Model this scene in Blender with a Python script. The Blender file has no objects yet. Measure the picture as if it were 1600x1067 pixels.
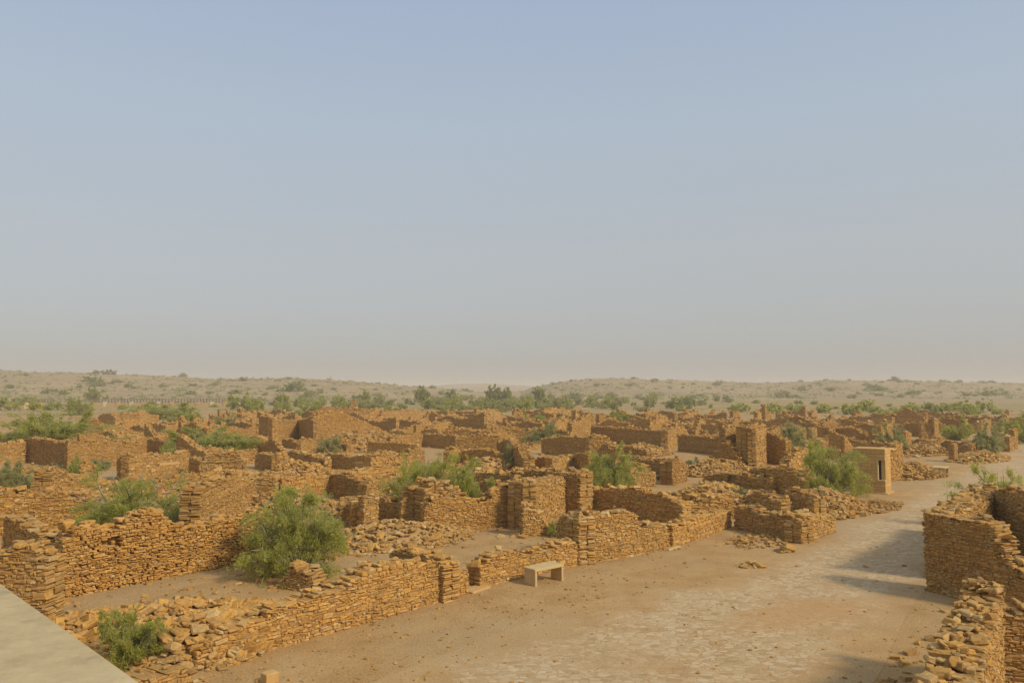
import bpy, math
import numpy as np
from mathutils import Vector, Matrix

# ------------------------------------------------------------------ camera, sky, sun, exposure
S = bpy.context.scene
H = 5.1            # eye height above the ground (m), standing on a roof
FPX = 1225.0       # focal length in photo pixels (1600 wide)
PITCH = math.atan(74.5 / FPX)
cd = bpy.data.cameras.new("camera")
cam = bpy.data.objects.new("camera", cd)
S.collection.objects.link(cam)
cam.location = (0, 0, H)
cam.rotation_euler = (math.pi / 2 + PITCH, 0, 0)
cd.sensor_width = 36.0
cd.lens = 36.0 * FPX / 1600.0
cd.clip_start, cd.clip_end = 0.1, 20000
S.camera = cam

SUN_EL = math.radians(37)
SUN_DIR = np.array([0.84 * math.cos(SUN_EL), -0.543 * math.cos(SUN_EL), math.sin(SUN_EL)])   # towards the sun
sd = bpy.data.lights.new("sun", 'SUN')
sun = bpy.data.objects.new("sun", sd)
S.collection.objects.link(sun)
sd.energy = 2.0
sd.angle = math.radians(8)
sd.color = (1.0, 0.86, 0.66)
sun.rotation_euler = Vector(SUN_DIR).to_track_quat('Z', 'Y').to_euler()

world = bpy.data.worlds.new("World")
S.world = world
world.use_nodes = True
wn, wl = world.node_tree.nodes, world.node_tree.links
sky = wn.new('ShaderNodeTexSky')
sky.sky_type = 'NISHITA'
sky.sun_disc = False
sky.sun_elevation = SUN_EL
sky.sun_rotation = math.atan2(SUN_DIR[0], SUN_DIR[1])
sky.altitude = 200
sky.air_density, sky.dust_density, sky.ozone_density = 1.0, 3.0, 2.5
bg = wn['Background']
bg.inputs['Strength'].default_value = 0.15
# the dusty sky: the Nishita sky veiled by a pale layer of dust thickening towards the horizon; its unseen upper part is brightened to fill the shade
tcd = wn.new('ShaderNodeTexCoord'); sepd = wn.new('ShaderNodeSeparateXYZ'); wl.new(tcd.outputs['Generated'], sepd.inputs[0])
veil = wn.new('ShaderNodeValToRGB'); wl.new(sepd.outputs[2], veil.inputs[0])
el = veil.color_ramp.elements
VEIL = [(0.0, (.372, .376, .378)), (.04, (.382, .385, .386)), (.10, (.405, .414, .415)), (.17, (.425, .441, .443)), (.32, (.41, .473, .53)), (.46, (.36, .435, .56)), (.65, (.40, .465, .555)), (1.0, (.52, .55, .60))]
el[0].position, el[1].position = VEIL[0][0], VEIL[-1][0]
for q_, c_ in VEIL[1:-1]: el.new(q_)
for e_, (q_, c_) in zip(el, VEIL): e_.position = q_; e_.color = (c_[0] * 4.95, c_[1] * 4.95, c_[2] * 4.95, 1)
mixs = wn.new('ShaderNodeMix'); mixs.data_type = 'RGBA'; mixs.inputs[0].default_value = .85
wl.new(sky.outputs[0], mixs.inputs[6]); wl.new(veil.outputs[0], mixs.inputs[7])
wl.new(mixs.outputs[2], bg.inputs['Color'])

S.view_settings.view_transform = 'Standard'
S.view_settings.look = 'None'
S.view_settings.gamma = 1.0
S.view_settings.exposure = 0.52
S.cycles.volume_bounces = 1
S.cycles.max_bounces = 6
S.cycles.use_denoising = True

# ------------------------------------------------------------------ helpers
COL = S.collection
_c, _s = math.cos(PITCH), math.sin(PITCH)

def ray(px, py):
    """direction of a photo pixel, scaled so that its depth along +Y is 1"""
    a, b = (px - 800.0) / FPX, -(py - 533.5) / FPX
    y, z = _c - b * _s, _s + b * _c
    return a / y, z / y

def G(px, py, h=0.0):
    dx, dz = ray(px, py)
    Y = (h - H) / dz
    return np.array([dx * Y, Y])

def col_line(px, A, B):
    """where the vertical plane of pixel column px meets the ground line A-B"""
    k = ray(px, 650)[0]
    d = B - A
    t = (k * A[1] - A[0]) / (d[0] - k * d[1])
    return A + t * d

def top_at(py, Y):
    return H + ray(800, py)[1] * Y

STREET_A, STREET_B = G(1200, 870), G(1430, 764)
SD = (STREET_B - STREET_A) / np.linalg.norm(STREET_B - STREET_A)
SN = np.array([SD[1], -SD[0]])            # towards the right-hand side of the street
STREET_W = 4.6

def street_off(x, y):
    return (x - STREET_A[0]) * SN[0] + (y - STREET_A[1]) * SN[1]

class Geo:
    def __init__(self):
        self.V, self.F, self.M, self.n = [], [], [], 0
    def add(self, V, F, m=0):
        V = np.asarray(V, float).reshape(-1, 3)
        F = np.asarray(F, int)
        self.V.append(V); self.F.append(F + self.n); self.M.append((len(F), m)); self.n += len(V)
    def mesh(self, name, mats, smooth=False):
        me = bpy.data.meshes.new(name)
        V = np.concatenate(self.V).astype(np.float32)
        tot = np.concatenate([np.full(len(f), f.shape[1], np.int32) for f in self.F])
        loops = np.concatenate([f.ravel() for f in self.F]).astype(np.int32)
        me.vertices.add(len(V)); me.vertices.foreach_set('co', V.ravel())
        me.loops.add(len(loops)); me.loops.foreach_set('vertex_index', loops)
        st = np.zeros(len(tot), np.int32); st[1:] = np.cumsum(tot)[:-1]
        me.polygons.add(len(tot))
        me.polygons.foreach_set('loop_start', st); me.polygons.foreach_set('loop_total', tot)
        me.polygons.foreach_set('material_index', np.concatenate([np.full(n, m, np.int32) for n, m in self.M]))
        me.polygons.foreach_set('use_smooth', np.full(len(tot), smooth))
        for m in mats: me.materials.append(m)
        me.update(calc_edges=True)
        return me

def link(name, me, parent=None, loc=(0, 0, 0)):
    o = bpy.data.objects.new(name, me)
    COL.objects.link(o)
    o.location = loc
    if parent: o.parent = parent
    return o

def tag(o, label, cat, group=None, kind=None):
    if label: o['label'] = label
    if cat: o['category'] = cat
    if group: o['group'] = group
    if kind: o['kind'] = kind
    return o

def empty(name, loc, label, cat, group=None):
    o = link(name, None, None, loc)
    o.empty_display_size = 0.3
    return tag(o, label, cat, group)

# rock templates -------------------------------------------------
C8 = np.array([[x, y, z] for x in (-1, 1) for y in (-1, 1) for z in (-1, 1)], float)
Q8 = np.array([[0, 1, 3, 2], [4, 6, 7, 5], [0, 4, 5, 1], [2, 3, 7, 6], [0, 2, 6, 4], [1, 5, 7, 3]])
def chamfer_template():
    idx, P, own = {}, [], []
    for ci, c in enumerate(C8):
        for ax in range(3):
            idx[(ci, ax)] = len(P); P.append((c, ax)); own.append(ci)
    quads, tris = [], []
    for ax in range(3):
        for s in (-1, 1):
            f = [i for i, c in enumerate(C8) if c[ax] == s]
            o = [a for a in range(3) if a != ax]
            f.sort(key=lambda i: math.atan2(C8[i][o[1]], C8[i][o[0]]))
            q = [idx[(i, ax)] for i in f]
            if (s > 0) != (ax != 1): q = q[::-1]
            quads.append(q)
    for i in range(8):
        for j in range(i + 1, 8):
            df = np.nonzero(C8[i] != C8[j])[0]
            if len(df) == 1:
                a, b = [k for k in range(3) if k != df[0]]
                quads.append([idx[(i, a)], idx[(j, a)], idx[(j, b)], idx[(i, b)]])
        tris.append([idx[(i, 0)], idx[(i, 1)], idx[(i, 2)]])
    full = np.array([[1.0 if k == ax else 0.0 for k in range(3)] for (c, ax) in P])
    return np.array(own), full, np.array(quads), np.array(tris)
OWN, FULL, Q24, T24 = chamfer_template()

def rot_zyx(yaw, a, b):
    cy, sy, ca, sa, cb, sb = np.cos(yaw), np.sin(yaw), np.cos(a), np.sin(a), np.cos(b), np.sin(b)
    R = np.empty((len(yaw), 3, 3))
    R[:, 0, 0] = cy * ca; R[:, 0, 1] = cy * sa * sb - sy * cb; R[:, 0, 2] = cy * sa * cb + sy * sb
    R[:, 1, 0] = sy * ca; R[:, 1, 1] = sy * sa * sb + cy * cb; R[:, 1, 2] = sy * sa * cb - cy * sb
    R[:, 2, 0] = -sa;     R[:, 2, 1] = ca * sb;                R[:, 2, 2] = ca * cb
    return R

def stones(g, rng, C, Hf, R, j=0.12, fine=False, m=0):
    """a batch of irregular stones: centres C, half sizes Hf, rotations R (n,3,3)"""
    n = len(C)
    if n == 0: return
    corner = C8[None] + rng.uniform(-j, j, (n, 8, 3)) * np.array([1.3, 1.3, 1.6])
    corner = corner * Hf[:, None, :]
    if fine:
        base = corner[:, OWN, :]
        ch = np.minimum(Hf.min(1) * 0.42, 0.03)[:, None, None] * rng.uniform(.55, 1.35, (n, 24, 1))
        P = base - np.sign(base) * (1 - FULL)[None] * ch
        k = 24
    else:
        P, k = corner, 8
    P = np.einsum('nij,nkj->nki', R, P) + C[:, None, :]
    off = (np.arange(n) * k)[:, None, None]
    if fine:
        V = P.reshape(-1, 3)
        b = g.n
        g.V.append(V); g.n += len(V)
        q = (Q24[None] + off).reshape(-1, 4); t = (T24[None] + off).reshape(-1, 3)
        g.F.append(q + b); g.M.append((len(q), m))
        g.F.append(t + b); g.M.append((len(t), m))
    else:
        g.add(P.reshape(-1, 3), (Q8[None] + off).reshape(-1, 4), m)

def vnoise(rng, s, step):
    n = int(max(s.max() if len(s) else 0, 1) / step) + 3
    v = rng.uniform(-1, 1, n)
    return np.interp(s / step, np.arange(n), v)

# smooth 2-D value noise for terrain
_NR = np.random.RandomState(5).uniform(-1, 1, (256, 256))
def noise2(x, y, sc):
    x, y = np.asarray(x, float) / sc, np.asarray(y, float) / sc
    xi, yi = np.floor(x).astype(int), np.floor(y).astype(int)
    fx, fy = x - xi, y - yi
    fx, fy = fx * fx * (3 - 2 * fx), fy * fy * (3 - 2 * fy)
    g = lambda a, b: _NR[a & 255, b & 255]
    return (g(xi, yi) * (1 - fx) + g(xi + 1, yi) * fx) * (1 - fy) + (g(xi, yi + 1) * (1 - fx) + g(xi + 1, yi + 1) * fx) * fy
def smooth(a, b, x):
    t = np.clip((x - a) / (b - a), 0, 1); return t * t * (3 - 2 * t)
def gz(x, y):
    """ground height"""
    x, y = np.asarray(x, float), np.asarray(y, float)
    so = street_off(x, y)
    off = np.clip(np.maximum(-so - 0.6, so - STREET_W - 0.6), 0, None)
    amp = smooth(0, 5, off)
    far = smooth(120, 400, np.hypot(x, y))
    return amp * (noise2(x, y, 7.0) * .07 + noise2(x, y, 2.3) * .035) + far * (noise2(x, y, 70.) * .5 - .2)

# ------------------------------------------------------------------ materials
def nodes(name):
    m = bpy.data.materials.new(name); m.use_nodes = True
    return m, m.node_tree.nodes, m.node_tree.links, m.node_tree.nodes['Principled BSDF']

def ramp(nt, stops, interp='LINEAR'):
    r = nt.new('ShaderNodeValToRGB'); r.color_ramp.interpolation = interp
    e = r.color_ramp.elements
    e[0].position, e[0].color = stops[0][0], (*stops[0][1], 1)
    e[1].position, e[1].color = stops[-1][0], (*stops[-1][1], 1)
    for p, c in stops[1:-1]:
        x = e.new(p); x.color = (*c, 1)
    return r

def mixc(nt, lk, a, b, f, mode='MIX'):
    x = nt.new('ShaderNodeMix'); x.data_type = 'RGBA'; x.blend_type = mode
    for s, v in ((0, f), (6, a), (7, b)):
        if hasattr(v, 'is_output'): lk.new(v, x.inputs[s])
        elif s == 0: x.inputs[0].default_value = v
        else: x.inputs[s].default_value = (*v, 1)
    return x.outputs[2]

def pos_noise(nt, lk, scale, detail=4, rough=.6, vec=None):
    t = nt.new('ShaderNodeTexNoise'); t.inputs['Scale'].default_value = scale
    t.inputs['Detail'].default_value = detail; t.inputs['Roughness'].default_value = rough
    if vec is None:
        gmt = nt.new('ShaderNodeNewGeometry'); vec = gmt.outputs['Position']
    lk.new(vec, t.inputs['Vector'])
    return t.outputs['Fac']

def maprange(nt, lk, v, a, b, c=0.0, d=1.0):
    r = nt.new('ShaderNodeMapRange'); lk.new(v, r.inputs[0])
    for i, k in enumerate((a, b, c, d)): r.inputs[i + 1].default_value = k
    return r.outputs[0]

def bump(nt, lk, bsdf, h, strength, dist):
    b = nt.new('ShaderNodeBump'); b.inputs['Strength'].default_value = strength; b.inputs['Distance'].default_value = dist
    lk.new(h, b.inputs['Height']); lk.new(b.outputs[0], bsdf.inputs['Normal'])

def stone_material(name, cols, fine=14.0):
    m, nt, lk, B = nodes(name)
    gm = nt.new('ShaderNodeNewGeometry')
    n = len(cols)
    r = ramp(nt, [(i / (n - 1), c) for i, c in enumerate(cols)])
    lk.new(gm.outputs['Random Per Island'], r.inputs[0])
    patch = pos_noise(nt, lk, .55, 3)
    c1 = mixc(nt, lk, r.outputs[0], (.435, .248, .072), maprange(nt, lk, patch, .35, .75, 0, .6))
    blot = pos_noise(nt, lk, 2.1, 5, .7)
    c1 = mixc(nt, lk, c1, (.21, .135, .07), maprange(nt, lk, blot, .58, .74, 0, .7))
    c1 = mixc(nt, lk, c1, (.52, .36, .165), maprange(nt, lk, blot, .40, .27, 0, .55))
    oi = nt.new('ShaderNodeObjectInfo')                 # each wall was built of its own stone
    tint = ramp(nt, [(0, (.89, .86, .82)), (.35, (.98, .97, .93)), (.65, (1.05, 1.06, 1.04)), (1, (1.10, 1.04, .90))]); lk.new(oi.outputs['Random'], tint.inputs[0])
    c1 = mixc(nt, lk, c1, tint.outputs[0], 1.0, 'MULTIPLY')
    f = pos_noise(nt, lk, fine, 6, .7)
    dark = maprange(nt, lk, f, .25, .75, .62, 1.28)
    mul = nt.new('ShaderNodeVectorMath'); mul.operation = 'SCALE'
    lk.new(c1, mul.inputs[0]); lk.new(dark, mul.inputs['Scale'])
    lk.new(mul.outputs[0], B.inputs['Base Color'])
    B.inputs['Roughness'].default_value = .93
    B.inputs['Specular IOR Level'].default_value = .2
    bump(nt, lk, B, f, .7, .02)
    return m

STONE = stone_material("sandstone_rubble", [(0.268, 0.165, 0.066), (0.449, 0.249, 0.066), (0.53, 0.303, 0.079), (0.364, 0.225, 0.092), (0.482, 0.272, 0.079), (0.556, 0.329, 0.088), (0.401, 0.219, 0.072), (0.53, 0.324, 0.104), (0.449, 0.308, 0.145), (0.599, 0.428, 0.189)])
MUD, nt, lk, B = nodes("wall_fill_earth")
f = pos_noise(nt, lk, 9, 5)
r = ramp(nt, [(.3, (.26, .15, .052)), (.7, (.40, .235, .08))]); lk.new(f, r.inputs[0]); lk.new(r.outputs[0], B.inputs['Base Color'])
B.inputs['Roughness'].default_value = 1

def sand_nodes(nt, lk):
    """shared colour network of the sandy ground"""
    big = pos_noise(nt, lk, .11, 4); mid = pos_noise(nt, lk, .9, 5, .65); fine = pos_noise(nt, lk, 22, 4, .7)
    r = ramp(nt, [(.30, (.37, .222, .088)), (.5, (.44, .276, .115)), (.68, (.475, .315, .142))]); lk.new(mid, r.inputs[0])
    grey = mixc(nt, lk, r.outputs[0], (.41, .292, .148), maprange(nt, lk, big, .45, .62, 0, .8))
    sc = nt.new('ShaderNodeVectorMath'); sc.operation = 'SCALE'
    lk.new(grey, sc.inputs[0]); lk.new(maprange(nt, lk, fine, .25, .75, .70, 1.27), sc.inputs['Scale'])
    return sc.outputs[0], mid, fine

SAND, nt, lk, B = nodes("sandy_ground")
c, mid, fine = sand_nodes(nt, lk)
# far plain: scrub-tinted soil
gm = nt.new('ShaderNodeNewGeometry'); ln = nt.new('ShaderNodeVectorMath'); ln.operation = 'LENGTH'; lk.new(gm.outputs['Position'], ln.inputs[0])
scr = pos_noise(nt, lk, .06, 5, .7)
plain = mixc(nt, lk, (.40, .27, .125), (.26, .23, .09), maprange(nt, lk, scr, .42, .6))
c = mixc(nt, lk, c, plain, maprange(nt, lk, ln.outputs['Value'], 110, 220))
peb = nt.new('ShaderNodeTexVoronoi'); peb.inputs['Scale'].default_value = 7; lk.new(gm.outputs['Position'], peb.inputs['Vector'])
pm = maprange(nt, lk, peb.outputs['Distance'], .10, .17, 1, 0)
sel = pos_noise(nt, lk, 1.7, 3)
pmul = nt.new('ShaderNodeMath'); pmul.operation = 'MULTIPLY'; lk.new(pm, pmul.inputs[0]); lk.new(maprange(nt, lk, sel, .52, .62), pmul.inputs[1])
c = mixc(nt, lk, c, (.26, .16, .085), pmul.outputs[0])
lk.new(c, B.inputs['Base Color']); B.inputs['Roughness'].default_value = .97; B.inputs['Specular IOR Level'].default_value = .1
hm = nt.new('ShaderNodeMath'); hm.operation = 'MULTIPLY_ADD'; lk.new(fine, hm.inputs[0]); hm.inputs[1].default_value = .35; lk.new(mid, hm.inputs[2])
bump(nt, lk, B, hm.outputs[0], .8, .08)

PAVE, nt, lk, B = nodes("flagstone_paving")
c, mid, fine = sand_nodes(nt, lk)
gm = nt.new('ShaderNodeNewGeometry')
mp = nt.new('ShaderNodeMapping'); mp.vector_type = 'POINT'; lk.new(gm.outputs['Position'], mp.inputs['Vector'])
mp.inputs['Rotation'].default_value = (0, 0, math.atan2(SD[0], SD[1])); mp.inputs['Scale'].default_value = (1.0, 1.45, 1)
wob = nt.new('ShaderNodeTexNoise'); wob.inputs['Scale'].default_value = 1.5; lk.new(mp.outputs[0], wob.inputs['Vector'])
va = nt.new('ShaderNodeVectorMath'); va.operation = 'MULTIPLY_ADD'; lk.new(wob.outputs['Color'], va.inputs[0]); va.inputs[1].default_value = (.25, .25, 0); lk.new(mp.outputs[0], va.inputs[2])
vo = nt.new('ShaderNodeTexVoronoi'); vo.feature = 'DISTANCE_TO_EDGE'; vo.inputs['Scale'].default_value = 5.4; lk.new(va.outputs[0], vo.inputs['Vector'])
vc = nt.new('ShaderNodeTexVoronoi'); vc.feature = 'F1'; vc.inputs['Scale'].default_value = 5.4; lk.new(va.outputs[0], vc.inputs['Vector'])
st = ramp(nt, [(.1, (.37, .255, .125)), (.4, (.50, .375, .215)), (.7, (.56, .43, .26)), (.9, (.43, .295, .145))]); lk.new(vc.outputs['Color'], st.inputs[0])
edge = maprange(nt, lk, vo.outputs['Distance'], .01, .13, .1, 1)
cov = pos_noise(nt, lk, .38, 5, .68)                                  # blown sand over the paving
cv2 = pos_noise(nt, lk, 2.6, 4, .7)
cm = nt.new('ShaderNodeMath'); cm.operation = 'MULTIPLY_ADD'; lk.new(cv2, cm.inputs[0]); cm.inputs[1].default_value = .35; lk.new(cov, cm.inputs[2])
uv = nt.new('ShaderNodeUVMap')
sep = nt.new('ShaderNodeSeparateXYZ'); lk.new(uv.outputs[0], sep.inputs[0])
# u = 0..1 across the street: the sand wins towards both edges
e1 = maprange(nt, lk, sep.outputs[0], .0, .28, .36, 0); e2 = maprange(nt, lk, sep.outputs[0], .80, 1.0, 0, .36)
ad = nt.new('ShaderNodeMath'); lk.new(cm.outputs[0], ad.inputs[0]); lk.new(e1, ad.inputs[1])
ad2 = nt.new('ShaderNodeMath'); lk.new(ad.outputs[0], ad2.inputs[0]); lk.new(e2, ad2.inputs[1])
bare = maprange(nt, lk, ad2.outputs[0], .66, .88, 1, 0)
fac = nt.new('ShaderNodeMath'); fac.operation = 'MULTIPLY'; lk.new(edge, fac.inputs[0]); lk.new(bare, fac.inputs[1])
c = mixc(nt, lk, c, st.outputs[0], fac.outputs[0])
# a drift of redder blown sand lying across the paving
DRIFT = G(1262, 958)
mp2 = nt.new('ShaderNodeMapping'); mp2.vector_type = 'TEXTURE'; lk.new(gm.outputs['Position'], mp2.inputs['Vector'])
mp2.inputs['Location'].default_value = (DRIFT[0], DRIFT[1], 0); mp2.inputs['Rotation'].default_value = (0, 0, .5); mp2.inputs['Scale'].default_value = (2.3, .95, 1)
dl = nt.new('ShaderNodeVectorMath'); dl.operation = 'LENGTH'; lk.new(mp2.outputs[0], dl.inputs[0])
dn = nt.new('ShaderNodeMath'); dn.operation = 'MULTIPLY_ADD'; lk.new(cv2, dn.inputs[0]); dn.inputs[1].default_value = .9; lk.new(dl.outputs['Value'], dn.inputs[2])
c = mixc(nt, lk, c, (.46, .262, .10), maprange(nt, lk, dn.outputs[0], 1.0, 1.65, .65, 0))
lk.new(c, B.inputs['Base Color']); B.inputs['Roughness'].default_value = .9; B.inputs['Specular IOR Level'].default_value = .2
hh = nt.new('ShaderNodeMath'); hh.operation = 'MULTIPLY_ADD'; lk.new(fac.outputs[0], hh.inputs[0]); hh.inputs[1].default_value = .6; lk.new(fine, hh.inputs[2])
bump(nt, lk, B, hh.outputs[0], .5, .02)

HILL, nt, lk, B = nodes("hill_scrub")
a = pos_noise(nt, lk, .09, 6, .8); b = pos_noise(nt, lk, .012, 3)
r = ramp(nt, [(.36, (.17, .15, .055)), (.47, (.31, .222, .098)), (.62, (.43, .30, .14))]); lk.new(a, r.inputs[0])
lk.new(mixc(nt, lk, r.outputs[0], (.25, .17, .085), maprange(nt, lk, b, .45, .65, 0, .6)), B.inputs['Base Color'])
B.inputs['Roughness'].default_value = 1

def leaf_material(name, cols, trans=.3):
    m, nt, lk, B = nodes(name)
    gm = nt.new('ShaderNodeNewGeometry')
    r = ramp(nt, [(i / (len(cols) - 1), c) for i, c in enumerate(cols)])
    cl = pos_noise(nt, lk, 2.2, 2)
    mx = nt.new('ShaderNodeMath'); mx.operation = 'MULTIPLY_ADD'; lk.new(gm.outputs['Random Per Island'], mx.inputs[0]); mx.inputs[1].default_value = .5
    lk.new(maprange(nt, lk, cl, .3, .7, 0, .5), mx.inputs[2]); lk.new(mx.outputs[0], r.inputs[0])
    lk.new(r.outputs[0], B.inputs['Base Color']); B.inputs['Roughness'].default_value = .6; B.inputs['Specular IOR Level'].default_value = .2
    tr = nt.new('ShaderNodeBsdfTranslucent'); lk.new(r.outputs[0], tr.inputs[0])
    ms = nt.new('ShaderNodeMixShader'); ms.inputs[0].default_value = trans
    lk.new(B.outputs[0], ms.inputs[1]); lk.new(tr.outputs[0], ms.inputs[2]); lk.new(ms.outputs[0], nt['Material Output'].inputs[0])
    return m
LEAF = {'green': leaf_material("feathery_green", [(.39, .395, .085), (.47, .475, .105), (.54, .53, .135), (.60, .57, .19)], .7),
        'lime': leaf_material("feathery_lime", [(.42, .42, .075), (.50, .50, .10), (.56, .54, .13), (.61, .58, .18)], .7),
        'grey': leaf_material("grey_green", [(.39, .37, .15), (.44, .425, .165), (.48, .46, .185), (.53, .49, .23)], .65),
        'dark': leaf_material("dark_green", [(.28, .295, .075), (.32, .34, .09), (.37, .375, .10), (.42, .41, .13)], .55)}
TWIG, nt, lk, B = nodes("pale_bark")
r = ramp(nt, [(.3, (.20, .16, .11)), (.7, (.36, .30, .21))]); lk.new(pos_noise(nt, lk, 12, 3), r.inputs[0]); lk.new(r.outputs[0], B.inputs['Base Color']); B.inputs['Roughness'].default_value = .9

def cut_stone(name, c1, c2, scale=6, rough=.75, brick=None):
    m, nt, lk, B = nodes(name)
    f = pos_noise(nt, lk, scale, 6, .65)
    col = mixc(nt, lk, c1, c2, maprange(nt, lk, f, .3, .7))
    if brick:
        tc = nt.new('ShaderNodeTexCoord'); bt = nt.new('ShaderNodeTexBrick')
        sp = nt.new('ShaderNodeSeparateXYZ'); lk.new(tc.outputs['Object'], sp.inputs[0])
        ad = nt.new('ShaderNodeMath'); lk.new(sp.outputs[0], ad.inputs[0]); lk.new(sp.outputs[1], ad.inputs[1])
        cb = nt.new('ShaderNodeCombineXYZ'); lk.new(ad.outputs[0], cb.inputs[0]); lk.new(sp.outputs[2], cb.inputs[1])
        lk.new(cb.outputs[0], bt.inputs['Vector']); bt.inputs['Scale'].default_value = 1
        bt.inputs['Brick Width'].default_value, bt.inputs['Row Height'].default_value = brick
        bt.inputs['Mortar Size'].default_value = .008; bt.inputs['Color1'].default_value = (.82, .82, .82, 1); bt.inputs['Color2'].default_value = (1.1, 1.05, 1, 1)
        bt.inputs['Mortar'].default_value = (.62, .57, .5, 1)
        col = mixc(nt, lk, col, bt.outputs['Color'], 1.0, 'MULTIPLY')
    lk.new(col, B.inputs['Base Color']); B.inputs['Roughness'].default_value = rough; B.inputs['Specular IOR Level'].default_value = .25
    if not brick and scale < 2:                         # stains of a worn slab
        st_ = pos_noise(nt, lk, 3.4, 6, .75)
        col = mixc(nt, lk, col, (.30, .235, .135), maprange(nt, lk, st_, .54, .70, 0, .75))
    g2 = pos_noise(nt, lk, scale * 9, 4, .7)
    sc = nt.new('ShaderNodeVectorMath'); sc.operation = 'SCALE'; lk.new(col, sc.inputs[0]); lk.new(maprange(nt, lk, g2, .3, .7, .88, 1.1), sc.inputs['Scale'])
    lk.new(sc.outputs[0], B.inputs['Base Color'])
    bump(nt, lk, B, g2, .35, .01)
    return m
PALE = cut_stone("pale_cut_stone", (.50, .36, .155), (.58, .435, .21), 4)
COPING = cut_stone("worn_pale_slab", (.42, .325, .165), (.56, .45, .255), 1.6, .85)
YELLOW = cut_stone("yellow_sandstone", (.55, .34, .115), (.62, .395, .15), 8, .85, (.42, .16))
YPLAIN = cut_stone("yellow_block", (.50, .30, .10), (.56, .37, .15), 8, .85)
CREAM = cut_stone("cream_frame", (.62, .49, .27), (.68, .55, .32), 6)
DARK, nt, lk, B = nodes("painted_interior_shade"); B.inputs['Base Color'].default_value = (.02, .015, .01, 1); B.inputs['Roughness'].default_value = 1
IRON, nt, lk, B = nodes("rusty_iron"); B.inputs['Base Color'].default_value = (.13, .10, .075, 1); B.inputs['Roughness'].default_value = .8

# ------------------------------------------------------------------ ground, street, hills
def tube_grid(nu, nv):
    i = np.arange(nu - 1)[:, None] * nv + np.arange(nv - 1)[None]
    return np.stack([i, i + nv, i + nv + 1, i + 1], -1).reshape(-1, 4)

def build_ground():
    rr = np.concatenate([np.linspace(.5, 6, 8), np.geomspace(6.4, 5200, 330)])
    th = np.concatenate([np.linspace(-math.pi, -.95, 60)[:-1], np.linspace(-.95, .95, 520), np.linspace(.95, math.pi, 60)[1:]])
    R, T = np.meshgrid(rr, th, indexing='ij')
    X, Y = R * np.sin(T), R * np.cos(T)
    V = np.stack([X, Y, gz(X, Y)], -1).reshape(-1, 3)
    g = Geo(); g.add(V, tube_grid(len(rr), len(th))[:, ::-1])
    # the small disc under the viewer's house
    ring = len(th); c = np.concatenate([V[:ring], [[0, 0, 0]]]); k = np.arange(ring - 1)
    g.add(c, np.stack([k + 1, k, np.full(ring - 1, ring)], -1))
    o = link("ground", g.mesh("ground", [SAND], True)); tag(o, "sandy ground of the abandoned village and plain", None, None, 'structure')
build_ground()

def build_street():
    L0, L1, n = -34.0, 190.0, 560
    s = np.linspace(L0, L1, n); rng = np.random.RandomState(3)
    u = np.linspace(0, 1, 12)
    bend = -.0009 * np.clip(s - 25, 0, None) ** 2          # the street swings gently to the left far away
    left = -1.7 * smooth(-2, -9, s)
    P = []
    for k, sk in enumerate(s):
        for uu in u:
            off = left[k] + uu * (STREET_W - left[k] + .6 * smooth(-2, -10, sk)) + bend[k] * 0
            p = STREET_A + SD * sk + SN * off
            P.append((p[0], p[1], .006))
    g = Geo(); g.add(P, tube_grid(n, 12)[:, ::-1])
    me = g.mesh("street", [PAVE])
    uvl = me.uv_layers.new(name="UVMap")
    li = np.empty(len(me.loops), np.int32); me.loops.foreach_get('vertex_index', li)
    uvs = np.stack([(li % 12) / 11.0, (li // 12) / n], -1).astype(np.float32)
    uvl.data.foreach_set('uv', uvs.ravel())
    tag(link("street", me), "paved street half buried under blown sand", None, None, 'structure')
build_street()

HILLS = {}
def build_hill(key, label, crest, dist, depth, seed):
    """a ridge whose crest passes the given (px, py) points at the distance dist"""
    px = np.array([c[0] for c in crest]); kk = np.array([ray(c[0], 600)[0] for c in crest])
    zz = np.array([max(top_at(c[1], dist), 0.0) for c in crest])
    def height(x, y):
        k = np.asarray(x) / np.maximum(np.asarray(y), 1)
        hc = np.interp(k, kk, zz, left=zz[0], right=zz[-1])
        fade = smooth(kk[0] - .02, kk[0] + .05, k) if zz[0] < 2 else 1.0
        e = (np.asarray(y) - dist) / depth
        prof = np.exp(-np.abs(np.minimum(e, 0)) ** 1.6 * 2.2) * np.exp(-np.maximum(e, 0) ** 2 * .6)
        rough = noise2(np.asarray(x) + seed * 91, y, 60) * .10 + noise2(x, np.asarray(y) + seed * 37, 22) * .05
        return hc * prof * fade * (1 + rough * 1.0 * (prof > .05)) - 1.2 * (1 - prof)
    ks = np.linspace(kk[0] - .06, kk[-1] + .06, 240)
    ys = np.linspace(dist - depth * 1.55, dist + depth * 2.2, 90)
    K, Y = np.meshgrid(ks, ys, indexing='ij')
    X = K * Y
    V = np.stack([X, Y, height(X, Y)], -1).reshape(-1, 3)
    g = Geo(); g.add(V, tube_grid(len(ks), len(ys)))
    tag(link("hill", g.mesh("hill", [HILL], True)), label, None, None, 'structure')
    HILLS[key] = (height, kk, dist, depth)
build_hill('left', "low scrubby ridge along the left horizon", [(-260, 570), (-60, 577), (0, 580), (60, 583), (150, 585), (230, 588), (330, 593), (420, 592), (480, 592), (560, 596), (620, 601), (670, 606), (740, 612)], 520, 230, 1)
build_hill('right', "long low sandy ridge along the right horizon", [(790, 615), (830, 606), (860, 600), (900, 595), (960, 592), (1030, 594), (1120, 597), (1200, 599), (1300, 595), (1400, 596), (1500, 598), (1600, 600), (1700, 600), (1900, 604)], 640, 250, 2)
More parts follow.
